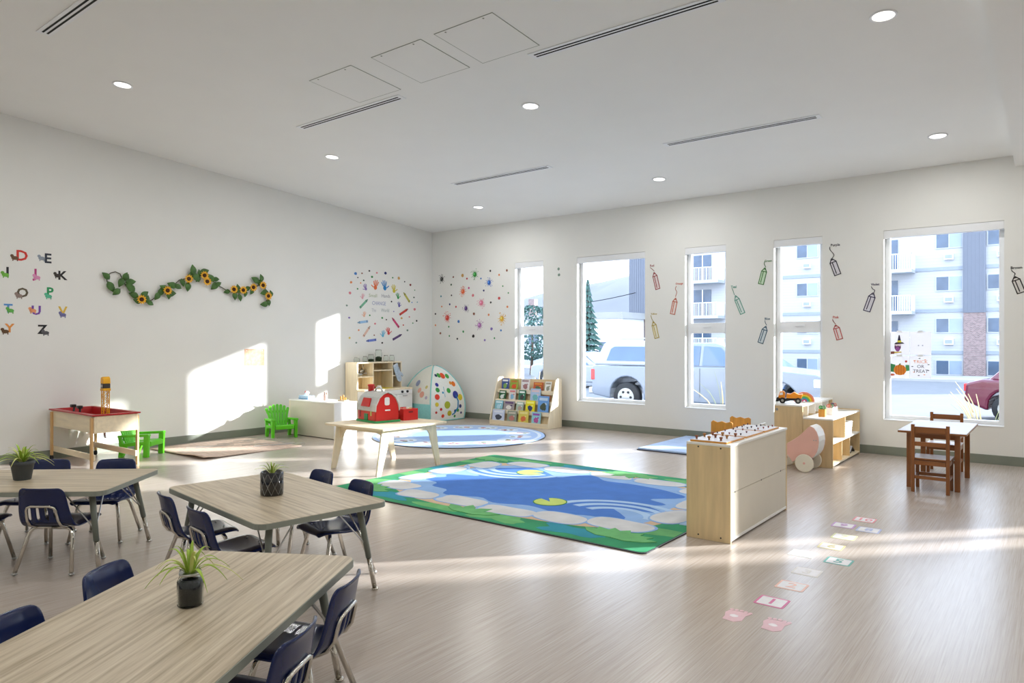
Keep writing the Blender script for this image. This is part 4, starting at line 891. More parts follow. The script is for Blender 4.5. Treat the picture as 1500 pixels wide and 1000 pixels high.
# ------------------------------------------------------------------ stepped shelf: low unit and tall unit
ls = thing('open_shelf', 'low open plywood shelf unit with dividers and a white basket', 'shelf', (0, 0, 0))
LX0, LX1, LY0, LY1, LH = 7.245, 7.56, -1.43, -0.10, 0.545
B(LX0, LX1, LY0, LY0 + 0.02, 0, LH - 0.018).build('end_panel', 'ply', ls, bevel=0.002); B(LX0, LX1, LY1 - 0.02, LY1, 0, LH + 0.012).build('end_panel', 'ply', ls, bevel=0.002)
B(LX0, LX1, LY0, LY1 - 0.02, LH - 0.018, LH).build('top', 'white_laminate', ls, bevel=0.003); B(LX0, LX1, LY0 + 0.02, LY1 - 0.02, 0.02, 0.038).build('bottom', 'birch', ls, bevel=0.002)
B(LX0, LX1, LY0 + 0.02, LY1 - 0.02, 0.262, 0.28).build('shelf', 'white_laminate', ls, bevel=0.002); B(LX0, LX0 + 0.01, LY0 + 0.02, LY1 - 0.02, 0.038, LH - 0.018).build('back_panel', 'ply', ls)
B(LX0 + 0.01, LX1 - 0.004, -0.85, -0.835, 0.28, LH - 0.018).build('divider', 'ply', ls, bevel=0.002)
for y in (-1.0, -0.62): B(LX0 + 0.01, LX1 - 0.004, y, y + 0.015, 0.038, 0.262).build('divider', 'ply', ls, bevel=0.002)
bk = thing('storage_basket', 'white woven plastic basket on the low open shelf', 'basket', (7.43, -0.60, 0.28))
MB().prism(rrect(-.10, .10, -.16, .16, .02), 0, 0.008, 'z').build('bottom', 'white_laminate', bk)
for k_ in range(6):
    z = 0.008 + k_ * 0.026; o_ = rrect(-.10 - .002 * k_, .10 + .002 * k_, -.16 - .002 * k_, .16 + .002 * k_, .02)
    MB().tube([(p[0], p[1], z + 0.012) for p in o_] + [(o_[0][0], o_[0][1], z + 0.012)], 0.0125, 6).build('weave_band', 'white_laminate', bk, True)
pb = thing('folded_book', 'dark open book lying on the bottom of the low shelf', 'book', (7.44, -0.30, 0.038))
MB().prism([(-.11, 0), (-.10, 0.012), (0, 0.07), (.10, 0.012), (.11, 0), (0, 0.055)], -.08, .08).rot(PI / 2).build('cover', col((70, 66, 60)), pb); MB().prism([(-.10, 0.013), (0, 0.071), (.10, 0.013), (0, 0.078)], -.075, .075).rot(PI / 2).build('pages', 'paper', pb)
ts = thing('tall_shelf', 'taller plywood shelf unit behind the low open shelf', 'shelf', (0, 0, 0))
TX0, TX1, THH = 6.925, 7.24, 0.68
B(TX0, TX1, LY0, LY0 + 0.02, 0, THH - 0.018).build('end_panel', 'ply', ts, bevel=0.002); B(TX0, TX1, LY1 - 0.02, LY1, 0, THH - 0.018).build('end_panel', 'ply', ts, bevel=0.002)
B(TX0, TX1, LY0, LY1, THH - 0.018, THH).build('top', 'white_laminate', ts, bevel=0.003); B(TX0, TX1, LY0 + 0.02, LY1 - 0.02, 0.02, 0.038).build('bottom', 'birch', ts); B(TX0, TX1, LY0 + 0.02, LY1 - 0.02, 0.35, 0.368).build('shelf', 'birch', ts)
for y in (-1.2, -0.9, -0.6, -0.3): B(TX0 + 0.01, TX1 - 0.004, y, y + 0.014, 0.545, THH - 0.018).build('upright', 'white_laminate', ts)
MB().lathe([(0.016, 0), (0.016, 0.004), (0.0001, 0.004)], 12, (TX0 + 0.03, LY0 - 0.004, THH - 0.06), 'y').build('bolt', 'steel', ts)
tk = thing('toy_truck', 'orange and black toy construction truck on the tall shelf', 'toy', (7.045, -1.22, THH), math.radians(14))
B(-.125, .125, -.045, .045, 0.035, 0.058).build('chassis', 'black', tk, bevel=0.004)
for X in (-.085, .085):
    for Y in (-.062, .040):
        w_ = MB().lathe([(0.0001, 0), (0.030, 0), (0.034, 0.004), (0.034, 0.018), (0.030, 0.022), (0.0001, 0.022)], 18, (X, Y, 0.034), 'y').build('wheel', 'rubber', tk)
        MB().lathe([(0.015, -0.001), (0.015, 0.023), (0.0001, 0.023)], 12, (X, Y, 0.034), 'y').build('hub', 'steel', w_)
og = col((246, 150, 34), 0.35)
MB().prism([(-.13, 0.058), (-.06, 0.058), (-.055, 0.12), (-.075, 0.145), (-.115, 0.135), (-.13, 0.09)], -.042, .042).build('cab', og, tk, bevel=0.006); MB().prism([(-.12, 0.095), (-.08, 0.1), (-.082, 0.13), (-.11, 0.125)], -.0435, -.041).build('cab_window', 'paper', tk)
MB().prism([(-.045, 0.06), (.12, 0.06), (.135, 0.115), (.09, 0.105), (.04, 0.135), (.0, 0.11), (-.04, 0.115)], -.045, .045).build('dump_bed', og, tk, bevel=0.006)
MB().prism([(-.16, 0.02), (-.125, 0.02), (-.13, 0.075), (-.15, 0.06)], -.05, .05).build('front_blade', 'black', tk, bevel=0.003)
rb = thing('rainbow_arch', 'stacked rainbow arch toy in bright colours on the tall shelf', 'toy', (7.10, -0.86, THH), math.radians(20))
for i, (cc, r_) in enumerate((((240, 150, 130), .115), ((244, 150, 50), .098), ((244, 214, 60), .081), ((110, 190, 80), .064), ((70, 170, 200), .047), ((220, 80, 120), .030))):
    o_ = [(r_ * math.cos(PI * j / 18), r_ * math.sin(PI * j / 18)) for j in range(19)]; q_ = [((r_ - 0.0165) * math.cos(PI * j / 18), (r_ - 0.0165) * math.sin(PI * j / 18)) for j in range(19)]
    MB().prism(o_ + q_[::-1], -.03, .03).build('arch', col(cc, 0.5), rb)
def holder(loc, m, cs, label):
    t = thing('scissor_holder', label, 'holder', loc)
    for b_ in ((-.035, .035, -.035, -.029, 0, .085), (-.035, .035, .029, .035, 0, .085), (-.035, -.029, -.029, .029, 0, .085), (.029, .035, -.029, .029, 0, .085), (-.029, .029, -.029, .029, 0, .006)): B(*b_).build('side', m, t)
    for i, cc in enumerate(cs):
        X = -.02 + .02 * (i % 3); Y = -.015 + .03 * (i // 3)
        MB().tube([(X, Y, 0.007), (X, Y, 0.09)], 0.004, 6).build('blade', 'steel', t)
        MB().tube([(X + .012 * math.cos(a), Y, 0.107 + .018 * math.sin(a)) for a in [2 * PI * j / 12 for j in range(13)]], 0.0045, 6).build('scissor_handle', col(cc, 0.4), t, True)
holder((7.40, -1.22, LH), 'amber_wood', ((60, 160, 70), (30, 30, 30), (60, 160, 70), (40, 150, 60)), 'amber wooden block of green-handled scissors on the low shelf')
holder((7.42, -0.96, LH), col((236, 240, 240), 0.3), ((226, 90, 50), (230, 110, 60), (60, 150, 80)), 'clear box of orange-handled scissors on the low shelf')
holder((7.41, -0.76, LH), col((226, 214, 222), 0.3), ((120, 70, 100), (60, 60, 90), (200, 90, 60), (60, 80, 120)), 'pinkish box of mixed markers on the low shelf')

# ------------------------------------------------------------------ brown table and chairs
bt = thing('childs_table', 'small honey-brown wooden table with a white top', 'table', (0, 0, 0))
BX0, BX1, BY0, BY1, BH = 8.31, 8.87, -2.13, -1.02, 0.555
B(BX0, BX1, BY0, BY1, BH - 0.022, BH - 0.003).build('top_edge', 'honey_wood_flat', bt, bevel=0.004); B(BX0 + 0.002, BX1 - 0.002, BY0 + 0.002, BY1 - 0.002, BH - 0.004, BH).build('tabletop', 'grey_laminate_top', bt)
for X in (BX0 + 0.06, BX1 - 0.105):
    for Y in (BY0 + 0.10, BY1 - 0.145): B(X, X + 0.045, Y, Y + 0.045, 0, BH - 0.022).build('leg', 'honey_wood', bt, bevel=0.003)
for Y in (BY0 + 0.11, BY1 - 0.13): B(BX0 + 0.105, BX1 - 0.105, Y, Y + 0.02, BH - 0.075, BH - 0.022).build('apron', 'honey_wood_flat', bt)
for X in (BX0 + 0.07, BX1 - 0.09): B(X, X + 0.02, BY0 + 0.145, BY1 - 0.145, BH - 0.075, BH - 0.022).build('apron', 'honey_wood', bt)
def ladder_chair(label, loc, rz):
    t = thing('ladder_chair', label, 'chair', loc, rz)
    for X in (-0.155, 0.125):
        B(X, X + 0.03, -0.16, -0.13, 0, 0.63).build('back_post', 'honey_wood', t, bevel=0.004); B(X, X + 0.03, 0.11, 0.14, 0, 0.30).build('leg', 'honey_wood', t, bevel=0.003)
        B(X + 0.005, X + 0.025, -0.13, 0.11, 0.12, 0.145).build('side_rail', 'honey_wood_flat', t); B(X + 0.005, X + 0.025, -0.13, 0.11, 0.255, 0.295).build('seat_rail', 'honey_wood_flat', t)
    for z, h in ((0.555, 0.055), (0.43, 0.04), (0.255, 0.04), (0.125, 0.03)): B(-0.125, 0.125, -0.154, -0.136, z, z + h).build('ladder_rail', 'honey_wood_flat', t, bevel=0.003)
    for z, h in ((0.255, 0.04), (0.12, 0.03)): B(-0.125, 0.125, 0.115, 0.135, z, z + h).build('front_rail', 'honey_wood_flat', t)
    st = B(-0.16, 0.16, -0.128, 0.16, 0.30, 0.316).build('seat', 'honey_wood_flat', t, bevel=0.003); B(-0.158, 0.158, -0.126, 0.158, 0.3155, 0.319).build('seat_cover', 'grey_laminate_top', st)
    return t
ladder_chair('honey-brown ladder-back child chair on the room side of the white-topped table', (8.595, -2.09, 0), 0.0)
ladder_chair('honey-brown ladder-back child chair between the white-topped table and the window', (8.565, -0.92, 0), PI)

# ------------------------------------------------------------------ wall stickers
OFF = 0.0015
def wall_thing(kind, p, name, label, cat, group=None, tilt=0.0):
    """an Empty on the left ('L') or back ('B') wall, local X to the right, Z up, -Y into the room"""
    t = thing(name, label, cat, (OFF, p.y, p.z) if kind == 'L' else (p.x, -OFF, p.z), 0, group)
    t.rotation_euler = (0, tilt, PI / 2 if kind == 'L' else 0); return t
def place_wall(o, kind, p, tilt=0.0):
    o.location = (OFF, p.y, p.z) if kind == 'L' else (p.x, -OFF, p.z); o.rotation_euler = (0, tilt, PI / 2 if kind == 'L' else 0)
def crop(kind, cx, cy, ox, oy, sc):
    return (on_left if kind == 'L' else on_back)(ox + cx / sc, oy + cy / sc)
NAMES = {'black': (34, 32, 34), 'blue': (60, 120, 190), 'navy': (40, 50, 110), 'green': (60, 140, 80), 'dark green': (40, 84, 60), 'brown': (140, 90, 70), 'pink': (222, 130, 140), 'red': (196, 70, 70), 'orange': (226, 140, 84),
         'tan': (206, 160, 90), 'yellow': (214, 190, 90), 'violet': (130, 110, 180), 'grey-green': (120, 144, 130), 'teal': (90, 150, 160), 'magenta': (206, 84, 150), 'dark red': (130, 40, 44)}
DL = [(160,157,14,'blue'),(233,155,7,'brown'),(315,128,8,'black'),(400,150,8,'pink'),(578,205,7,'green'),(647,210,14,'tan'),(713,250,6,'black'),(778,286,11,'dark red'),(827,345,5,'green'),(345,195,11,'green'),(185,203,5,'black'),
 (252,235,7,'dark green'),(217,264,6,'orange'),(110,256,11,'orange'),(183,330,7,'green'),(97,377,13,'pink'),(61,517,8,'grey-green'),(88,655,9,'violet'),(565,474,7,'black'),(818,427,7,'dark green'),(855,480,5,'teal'),(795,483,5,'blue'),
 (590,585,5,'violet'),(825,560,13,'pink'),(766,646,7,'pink'),(678,660,10,'tan'),(848,690,9,'black'),(805,716,6,'green'),(698,738,7,'red'),(745,797,10,'grey-green'),(460,657,9,'green'),(507,677,6,'black'),(320,628,7,'green'),(380,723,9,'pink'),
 (195,795,8,'orange'),(370,852,6,'brown'),(93,882,9,'yellow'),(168,937,8,'grey-green'),(460,938,8,'black'),(497,153,13,'navy')]
for x, y, r, c in DL:
    p = crop('L', x, y, 500, 380, 7.692); rr_ = r * 0.0016 + 0.003
    o = tag(MB().prism(circ(0, 0, rr_ * 1.2, rr_, 14, 0.12), -0.0008, 0.0008).build('paint_dot_sticker', col(NAMES[c])), 'small %s paint dot sticker around the hand prints' % c, 'sticker', '%s dots around the hand prints' % c); place_wall(o, 'L', p)
DR = [(967,198,8,'brown'),(1042,186,14,'tan'),(1078,211,8,'red'),(1268,148,8,'black'),(1403,144,9,'brown'),(1340,180,8,'orange'),(1192,210,7,'blue'),(950,260,8,'dark green'),(1370,272,6,'green'),(1215,308,8,'navy'),(1415,327,6,'green'),(867,355,8,'teal'),
 (952,347,7,'black'),(1127,347,12,'pink'),(1340,370,12,'red'),(1093,287,9,'magenta'),(1272,405,8,'black'),(938,420,8,'navy'),(873,438,7,'orange'),(989,440,8,'red'),(1407,440,9,'orange'),(822,498,8,'black'),(1135,497,11,'brown'),(1255,505,9,'orange'),
 (1010,560,12,'blue'),(822,590,8,'orange'),(930,602,7,'green'),(1048,642,9,'green'),(1278,620,12,'violet'),(1355,632,8,'blue'),(862,655,10,'brown'),(935,677,7,'green'),(1000,700,8,'black'),(1130,678,13,'black'),(1223,711,9,'violet'),(1302,695,7,'green')]
for x, y, r, c in DR:
    p = crop('B', x, y, 490, 370, 5.5556); rr_ = r * 0.0021 + 0.002
    o = tag(MB().prism(circ(0, 0, rr_, rr_, 14, 0.12), -0.0008, 0.0008).build('paint_dot_sticker', col(NAMES[c])), 'small %s paint dot sticker among the paint splats' % c, 'sticker', '%s dots among the paint splats' % c); place_wall(o, 'B', p)
for (x, y) in ((340, 130), (342, 163)):
    o = tag(MB().prism(circ(0, 0, .022, .024, 14, 0.12), -0.0008, 0.0008).build('paint_dot_sticker', col(NAMES['grey-green'])), 'small grey-green dot sticker between the two windows near the book rack', 'sticker', 'dots between two windows'); place_wall(o, 'B', crop('B', x, y, 730, 360, 3.848))
for x, y, r, c, rgb in [(873,215,22,'black',(40,42,40)),(1142,177,24,'green',(50,150,60)),(1258,243,22,'blue',(40,100,190)),(1045,315,23,'orange',(232,104,60)),(1195,408,24,'pink',(226,120,150)),(1070,453,20,'purple',(84,50,120)),(918,530,26,'red',(222,66,50)),(1180,590,24,'mauve',(170,110,170)),(1362,537,26,'yellow',(226,176,60))]:
    rnd = random.Random(x); R = r * 0.0028
    t = wall_thing('B', crop('B', x, y, 490, 370, 5.5556), 'paint_splat_sticker', '%s paint splat sticker beside the room corner' % c, 'sticker', 'paint splat stickers')
    poly = []
    for i in range(36):
        s_ = (1.0, 0.86, 0.86)[i % 3] if i % 3 else rnd.uniform(1.5, 2.4); poly.append((R * 0.66 * s_ * math.cos(2 * PI * i / 36), R * 0.72 * s_ * math.sin(2 * PI * i / 36)))
    MB().prism(poly, -0.0008, 0.0008).build('splat', col(rgb), t)
    MB().prism(circ(-R * .2, R * .15, R * .22, R * .3, 10), -0.0014, 0).build('highlight', col(tuple(min(255, v + 70) for v in rgb)), t)
    for i in range(7):
        a = rnd.uniform(0, 6.28); d = R * rnd.uniform(1.25, 1.6); MB().prism(circ(d * math.cos(a), d * math.sin(a), R * .11, n=8), -0.0008, 0.0008).build('droplet', col(rgb), t)
def hand(x, y, h, c, rgb, tilt, mirror=1):
    t = wall_thing('L', crop('L', x, y, 500, 380, 7.692), 'hand_print_sticker', '%s hand print sticker near the lettering' % c, 'sticker', 'hand print stickers', math.radians(tilt))
    S = h * 0.00125; m = MB()
    m.prism(circ(0, -0.25 * S, 0.32 * S, 0.36 * S, 16, 0.05), -0.0008, 0.0008)
    for bx, ang, L in ((-.26, 20, .62), (-.09, 7, .78), (.09, -5, .74), (.25, -17, .58), (.34, -62, .50)):
        bx *= S; by = (0.02 if abs(ang) < 40 else -0.30) * S; a = math.radians(ang); d = (-math.sin(a), math.cos(a)); n_ = (d[1], -d[0]); wv = 0.075 * S; L *= S * 1.2
        m.prism([(bx * mirror + mirror * (d[0] * u * L + n_[0] * v * wv), by + d[1] * u * L + n_[1] * v * wv) for u, v in ((0.05, -1), (.85, -1), (1.0, -.5), (1.03, 0), (1.0, .5), (.85, 1), (0.05, 1))], -0.0008, 0.0008)
    m.build('print', col(rgb), t)
for a in ((272,318,62,'purple',(136,112,180),-20,-1),(385,296,92,'orange',(226,110,56),8,-1),(488,302,95,'blue',(36,130,196),-10,1),(592,338,80,'yellow',(206,190,50),-8,1),(637,417,62,'green',(50,150,80),-14,1),(650,512,52,'indigo',(76,66,160),-6,1),
          (240,420,52,'faint pink',(226,170,176),14,-1),(258,622,52,'peach',(232,180,150),10,-1),(470,843,66,'light blue',(100,180,214),14,-1),(530,815,72,'red',(214,64,60),-12,1)): hand(*a)
for x0_, y0_, x1_, y1_, c, rgb in ((207,545,298,448,'green',(120,180,150)),(770,480,700,370,'olive',(190,186,90)),(655,622,752,556,'red',(206,70,60)),(650,765,570,655,'magenta',(206,60,110)),(578,903,682,842,'dark purple',(92,70,120)),(300,695,180,712,'light blue',(150,190,224)),(247,868,325,748,'peach',(226,190,170)),(393,903,278,918,'blue',(110,130,206))):
    a = crop('L', x0_, y0_, 500, 380, 7.692); b = crop('L', x1_, y1_, 500, 380, 7.692); mid = (a + b) / 2; L = (b - a).length; ang = math.atan2(b.z - a.z, b.y - a.y)
    t = wall_thing('L', mid, 'crayon_sticker', '%s crayon sticker around the hand prints' % c, 'sticker', 'crayon stickers', -ang); wv = 0.021
    MB().prism([(-L / 2, -wv), (L * .34, -wv), (L * .34, wv), (-L / 2, wv)], -0.0008, 0.0008).build('barrel', col(rgb), t); MB().prism([(L * .34, -wv * .8), (L * .5, -wv * .25), (L * .5, wv * .25), (L * .34, wv * .8)], -0.0008, 0.0008).build('tip', col(tuple(int(v * .8) for v in rgb)), t)
    for u in (-.42, .26): MB().prism([(L * u, -wv), (L * u + .012, -wv), (L * u + .012, wv), (L * u, wv)], -0.0012, 0).build('stripe', col(tuple(int(v * .5) for v in rgb)), t)
ref = crop('L', 432, 480, 500, 380, 7.692)
t = wall_thing('L', ref, 'wall_lettering', 'pale lettering reading Small Hands CHANGE The World', 'lettering')
for word, x, y, hgt, rgb in (('Small', 356, 405, 40, (176, 186, 150)), ('Hands', 502, 410, 40, (150, 150, 156)), ('CHANGE', 425, 493, 44, (150, 156, 190)), ('The', 366, 570, 40, (190, 194, 196)), ('World', 493, 572, 40, (166, 178, 176))):
    p = crop('L', x, y, 500, 380, 7.692); wid = {'Small': 104, 'Hands': 112, 'CHANGE': 178, 'The': 56, 'World': 106}[word]
    m = text_mb(word, 1.0, 0.001); xs = [v[0] for v in m.v]; zs = [v[2] for v in m.v]; sx = wid * 0.00178 / (max(xs) - min(xs)); sz = hgt * 0.00178 * 0.85 / (max(zs) - min(zs)); cx_, cz_ = (max(xs) + min(xs)) / 2, (max(zs) + min(zs)) / 2
    m.v = [((v[0] - cx_) * sx + (p.y - ref.y), v[1], (v[2] - cz_) * sz + (p.z - ref.z)) for v in m.v]; m.build('word', col(rgb), t)

# alphabet stickers, a letter with an animal each
AL = [('D',32,375,16,(206,50,40),(110,80,56),-.10,-.04,'red letter D with a brown dog'),('E',70,379,15,(40,46,60),(150,160,172),-.09,0,'dark letter E with a grey elephant'),('I',11,399,15,(40,40,44),(120,190,70),-.03,-.04,'black letter I with a green lizard'),
 ('J',52,401,14,(190,60,130),(226,150,190),0.02,-.06,'pink letter J with a jellyfish'),('K',91,404,14,(30,28,28),(60,52,46),-.07,0,'black letter K with a dark animal'),('O',33,429,14,(96,86,66),(150,130,120),-.05,-.05,'brown letter O with an owl'),
 ('P',73,428,14,(40,150,90),(90,190,150),-.02,-.07,'green letter P with a peacock'),('T',12,452,13,(90,150,210),(100,180,80),.03,-.03,'light blue letter T with a green turtle'),('U',53,455,14,(120,70,170),(240,160,110),-.05,0,'purple letter U with an orange unicorn'),
 ('V',92,456,14,(226,186,70),(110,110,160),0,-.06,'yellow letter V with a violet bird'),('Y',14,481,13,(230,150,70),(100,70,40),-.06,-.05,'orange letter Y with a brown yak'),('Z',62,483,14,(30,30,32),(90,90,94),.05,-.05,'black letter Z with a grey zebra')]
for ch, px, py, h, rgb, arg, ax, az, lb in AL:
    t = wall_thing('L', on_left(px, py), 'letter_sticker', lb + ' on the left wall', 'sticker', 'alphabet animal stickers')
    m = text_mb(ch, h * 0.0105, 0.001, 0, 0.004); m.build('letter', col(rgb), t)
    a = MB(); a.prism(circ(ax * .7, az * .7, .036, .022, 14), -0.0016, 0.0004); a.prism(circ(ax * .7 - .028, az * .7 + .024, .018, .018, 12), -0.0016, 0.0004)
    for dx in (-.025, .02): a.prism([(ax * .7 + dx, az * .7 - .035), (ax * .7 + dx + .01, az * .7 - .035), (ax * .7 + dx + .01, az * .7), (ax * .7 + dx, az * .7)], -0.0016, 0.0004)
    a.build('animal', col(arg), t)

# coloured pencil outlines with their colour names on the window wall
def pencil(name, tip, foot, halfpx, squig, txt, txtw, rgb, fill, origin, sc):
    P = lambda q: on_back(origin[0] + q[0] / sc, origin[1] + q[1] / sc)
    a, b = P(foot), P(tip); ref = (a + b) / 2
    t = wall_thing('B', ref, 'pencil_sticker', 'pencil outline sticker with the word %s on the window wall' % name, 'sticker', None)
    d = Vector((b.x - a.x, b.z - a.z)); L = d.length; d.normalize(); n_ = Vector((d.y, -d.x)); hw_ = halfpx
    def W(u, v): return (a.x - ref.x + d.x * u * L + n_.x * v * hw_, a.z - ref.z + d.y * u * L + n_.y * v * hw_)
    MB().prism([W(0, -1), W(0, 1), W(.78, 1), W(1, 0), W(.78, -1)], -0.0004, 0.0004).build('fill', col(tuple(int(v * .45 + 233 * .55) for v in fill)), t)
    lw = 0.0055; m = MB()
    def line(p, q):
        e = Vector((q[0] - p[0], q[1] - p[1])); k = Vector((-e.y, e.x)).normalized() * lw; e = e.normalized() * lw
        m.prism([(p[0] - k.x - e.x, p[1] - k.y - e.y), (q[0] - k.x + e.x, q[1] - k.y + e.y), (q[0] + k.x + e.x, q[1] + k.y + e.y), (p[0] + k.x - e.x, p[1] + k.y - e.y)], -0.0012, 0.0004)
    for p, q in ((W(0, -1), W(0, 1)), (W(0, -1), W(.78, -1)), (W(0, 1), W(.78, 1)), (W(.78, -1), W(1, -.1)), (W(.78, 1), W(1, .1)), (W(.78, -1), W(.78, 1)), (W(.1, -.25), W(.78, -.25)), (W(.93, -.3), W(.93, .3))): line(p, q)
    m.build('outline', col(rgb), t)
    m = MB(); pts = [P(q) for q in squig]; lw = 0.004
    fine = []
    for i in range(len(pts) - 1):
        for k in range(4):
            u = k / 4; p0_, p1_, p2_, p3_ = pts[max(i - 1, 0)], pts[i], pts[i + 1], pts[min(i + 2, len(pts) - 1)]
            fine.append(0.5 * ((2 * p1_) + (p2_ - p0_) * u + (2 * p0_ - 5 * p1_ + 4 * p2_ - p3_) * u * u + (3 * p1_ - p0_ - 3 * p2_ + p3_) * u ** 3))
    fine.append(pts[-1])
    for p, q in zip(fine[:-1], fine[1:]): line((p.x - ref.x, p.z - ref.z), (q.x - ref.x, q.z - ref.z))
    m.build('squiggle', col(rgb), t)
    m = text_mb(name, 1.0, 0.001, 0, 0.02); xs = [v[0] for v in m.v]; zs = [v[2] for v in m.v]; c = P(txt); e1 = P((txt[0] - txtw / 2, txt[1])); e2 = P((txt[0] + txtw / 2, txt[1])); s_ = (e2.x - e1.x) / (max(xs) - min(xs)); cx_, cz_ = (max(xs) + min(xs)) / 2, (max(zs) + min(zs)) / 2
    m.v = [((v[0] - cx_) * s_ + c.x - ref.x, v[1], (v[2] - cz_) * s_ * 1.05 + c.z - ref.z) for v in m.v]; m.build('word', col(rgb), t)
O1, S1 = (940, 375), 7.69; O2, S2 = (1060, 370), 7.14; O3, S3 = (1200, 345), 6.25; O4, S4 = (1460, 370), 12.5
pencil('Red', (140, 185), (182, 370), .035, [(97, 130), (120, 148), (140, 168)], (117, 107), 46, (150, 50, 50), (226, 190, 182), O1, S1)
pencil('Orange', (383, 475), (347, 652), .035, [(390, 340), (380, 370), (396, 405), (382, 455)], (424, 312), 84, (206, 100, 70), (232, 206, 186), O1, S1)
pencil('Yellow', (130, 738), (172, 922), .035, [(104, 670), (112, 700), (130, 735)], (138, 650), 70, (190, 166, 70), (230, 220, 170), O1, S1)
pencil('Green', (433, 160), (390, 328), .035, [(432, 90), (425, 115), (440, 148)], (466, 85), 76, (70, 130, 60), (170, 216, 150), O2, S2)
pencil('Teal', (124, 450), (200, 635), .033, [(88, 372), (100, 400), (112, 440)], (105, 357), 58, (90, 160, 140), (206, 222, 214), O2, S2)
pencil('Blue', (442, 770), (385, 942), .035, [(432, 712), (438, 735), (450, 757)], (458, 690), 56, (60, 96, 116), (186, 206, 212), O2, S2)
pencil('Purple', (115, 212), (170, 357), .038, [(98, 105), (100, 130), (135, 175), (118, 208)], (148, 88), 84, (40, 32, 46), (206, 196, 210), O3, S3)
pencil('Violet', (495, 525), (435, 690), .038, [(478, 468), (490, 488), (508, 500), (502, 520)], (512, 446), 78, (50, 40, 76), (200, 196, 210), O3, S3)
pencil('Pink', (150, 820), (188, 948), .036, [(123, 768), (130, 785), (150, 808)], (153, 746), 56, (200, 96, 90), (226, 204, 196), O3, S3)
pencil('Brown', (328, 440), (450, 730), .037, [(272, 320), (290, 345), (335, 380), (322, 420)], (362, 272), 212, (36, 30, 26), (206, 198, 186), O4, S4)

# tan card on the left wall
a, b = on_left(358, 511), on_left(387, 535); card = wall_thing('L', (a + b) / 2, 'wall_card', 'small square tan printed card pinned on the left wall', 'card')
mat('tan_print', (196, 156, 128), 0.8, var=0.2, scale=22, contrast=0.15)
MB().prism([(-(b.y - a.y) / 2, -(a.z - b.z) / 2), ((b.y - a.y) / 2, -(a.z - b.z) / 2), ((b.y - a.y) / 2, (a.z - b.z) / 2), (-(b.y - a.y) / 2, (a.z - b.z) / 2)], -0.003, 0.0).build('card', 'tan_print', card)
for sx in (-1, 1): MB().lathe([(0.006, 0), (0.006, 0.003), (0.0001, 0.004)], 8, (sx * .13, -0.006, .10), 'y').build('pin', 'white_frame', card)

# sunflower garland
G = lambda x, y: crop('L', x, y, 130, 370, 5.0)
gr = thing('flower_garland', 'artificial sunflower vine garland strung along the left wall', 'garland', (0.0, 0, 0))
path = [(130,215),(125,175),(155,150),(190,140),(225,155),(245,200),(265,240),(300,280),(340,320),(375,350),(420,360),(460,345),(510,305),(560,275),(610,245),(660,200),(710,190),(760,165),(800,160),(850,185),(900,200),(930,235),(970,255),(1010,280),(1050,290),(1100,295),(1140,275),(1190,255),(1240,240),(1285,255),(1300,290),(1315,315),(1300,345),(1285,375)]
MB().tube([(0.018, G(*q).y, G(*q).z) for q in path], 0.006, 6).build('vine_stem', 'vine_stem', gr, True)
lv = [(120,170),(150,250),(190,288),(165,262),(225,220),(255,170),(270,182),(298,215),(292,258),(322,310),(345,355),(395,305),(420,340),(440,370),(487,320),(520,285),(540,258),(572,310),(595,298),(600,238),(640,250),(680,220),(715,250),(750,125),(745,165),(790,195),(775,185),(840,140),(800,150),(880,185),(925,195),(910,245),(935,230),(1005,285),(1083,265),(1055,318),(1100,330),(1135,300),(1180,285),(1155,262),(1210,200),(1250,185),(1245,215),(1275,292),(1320,300),(1310,365),(1275,378)]
rnd = random.Random(11)
for i, q in enumerate(lv):
    c = G(*q); L = rnd.uniform(.10, .15); wv = L * .62
    # nearest stem point decides where the leaf points
    n_ = min(path, key=lambda s_: (s_[0] - q[0]) ** 2 + (s_[1] - q[1]) ** 2); pn = G(*n_); ang = math.atan2(c.z - pn.z, c.y - pn.y) + rnd.uniform(-.6, .6)
    pts = []; fs = []
    for k in range(7):
        u = k / 6; wd = wv * math.sin(PI * min(1, u ** 0.8 * 1.0)) * .5 + .0015
        for v in (-1, 0, 1):
            y_, z_ = (u - .5) * L, v * wd
            pts.append((0.03 + 0.014 * math.sin(PI * u) - abs(v) * 0.008 + .012 * (i % 3), y_ * math.cos(ang) - z_ * math.sin(ang), y_ * math.sin(ang) + z_ * math.cos(ang)))
    for k in range(6):
        for v in range(2): fs.append((k * 3 + v, k * 3 + v + 1, k * 3 + v + 4, k * 3 + v + 3))
    m = MB().add([(p[0], p[1] + c.y, p[2] + c.z) for p in pts], fs); m.build('leaf', 'vine_leaf', gr, True)
for i, q in enumerate([(370,343),(560,278),(715,193),(830,168),(850,212),(1045,270),(1113,275),(1188,255),(1258,240),(1297,318)]):
    c = G(*q); core = MB().ell((0.07, c.y, c.z), (0.014, 0.03, 0.028), 12, 6).build('sunflower', 'flower_core', gr, True)
    for k in range(11):
        a = 2 * PI * k / 11 + i
        d = (math.cos(a), math.sin(a)); e = (-d[1], d[0])
        MB().add([(0.068, c.y + d[0] * .02 + e[0] * .008, c.z + d[1] * .02 + e[1] * .008), (0.068, c.y + d[0] * .02 - e[0] * .008, c.z + d[1] * .02 - e[1] * .008), (0.076, c.y + d[0] * .045 - e[0] * .012, c.z + d[1] * .045 - e[1] * .012), (0.07, c.y + d[0] * .066, c.z + d[1] * .066), (0.076, c.y + d[0] * .045 + e[0] * .012, c.z + d[1] * .045 + e[1] * .012)], [(0, 1, 2, 3, 4)]).build('petal', 'petal', core)

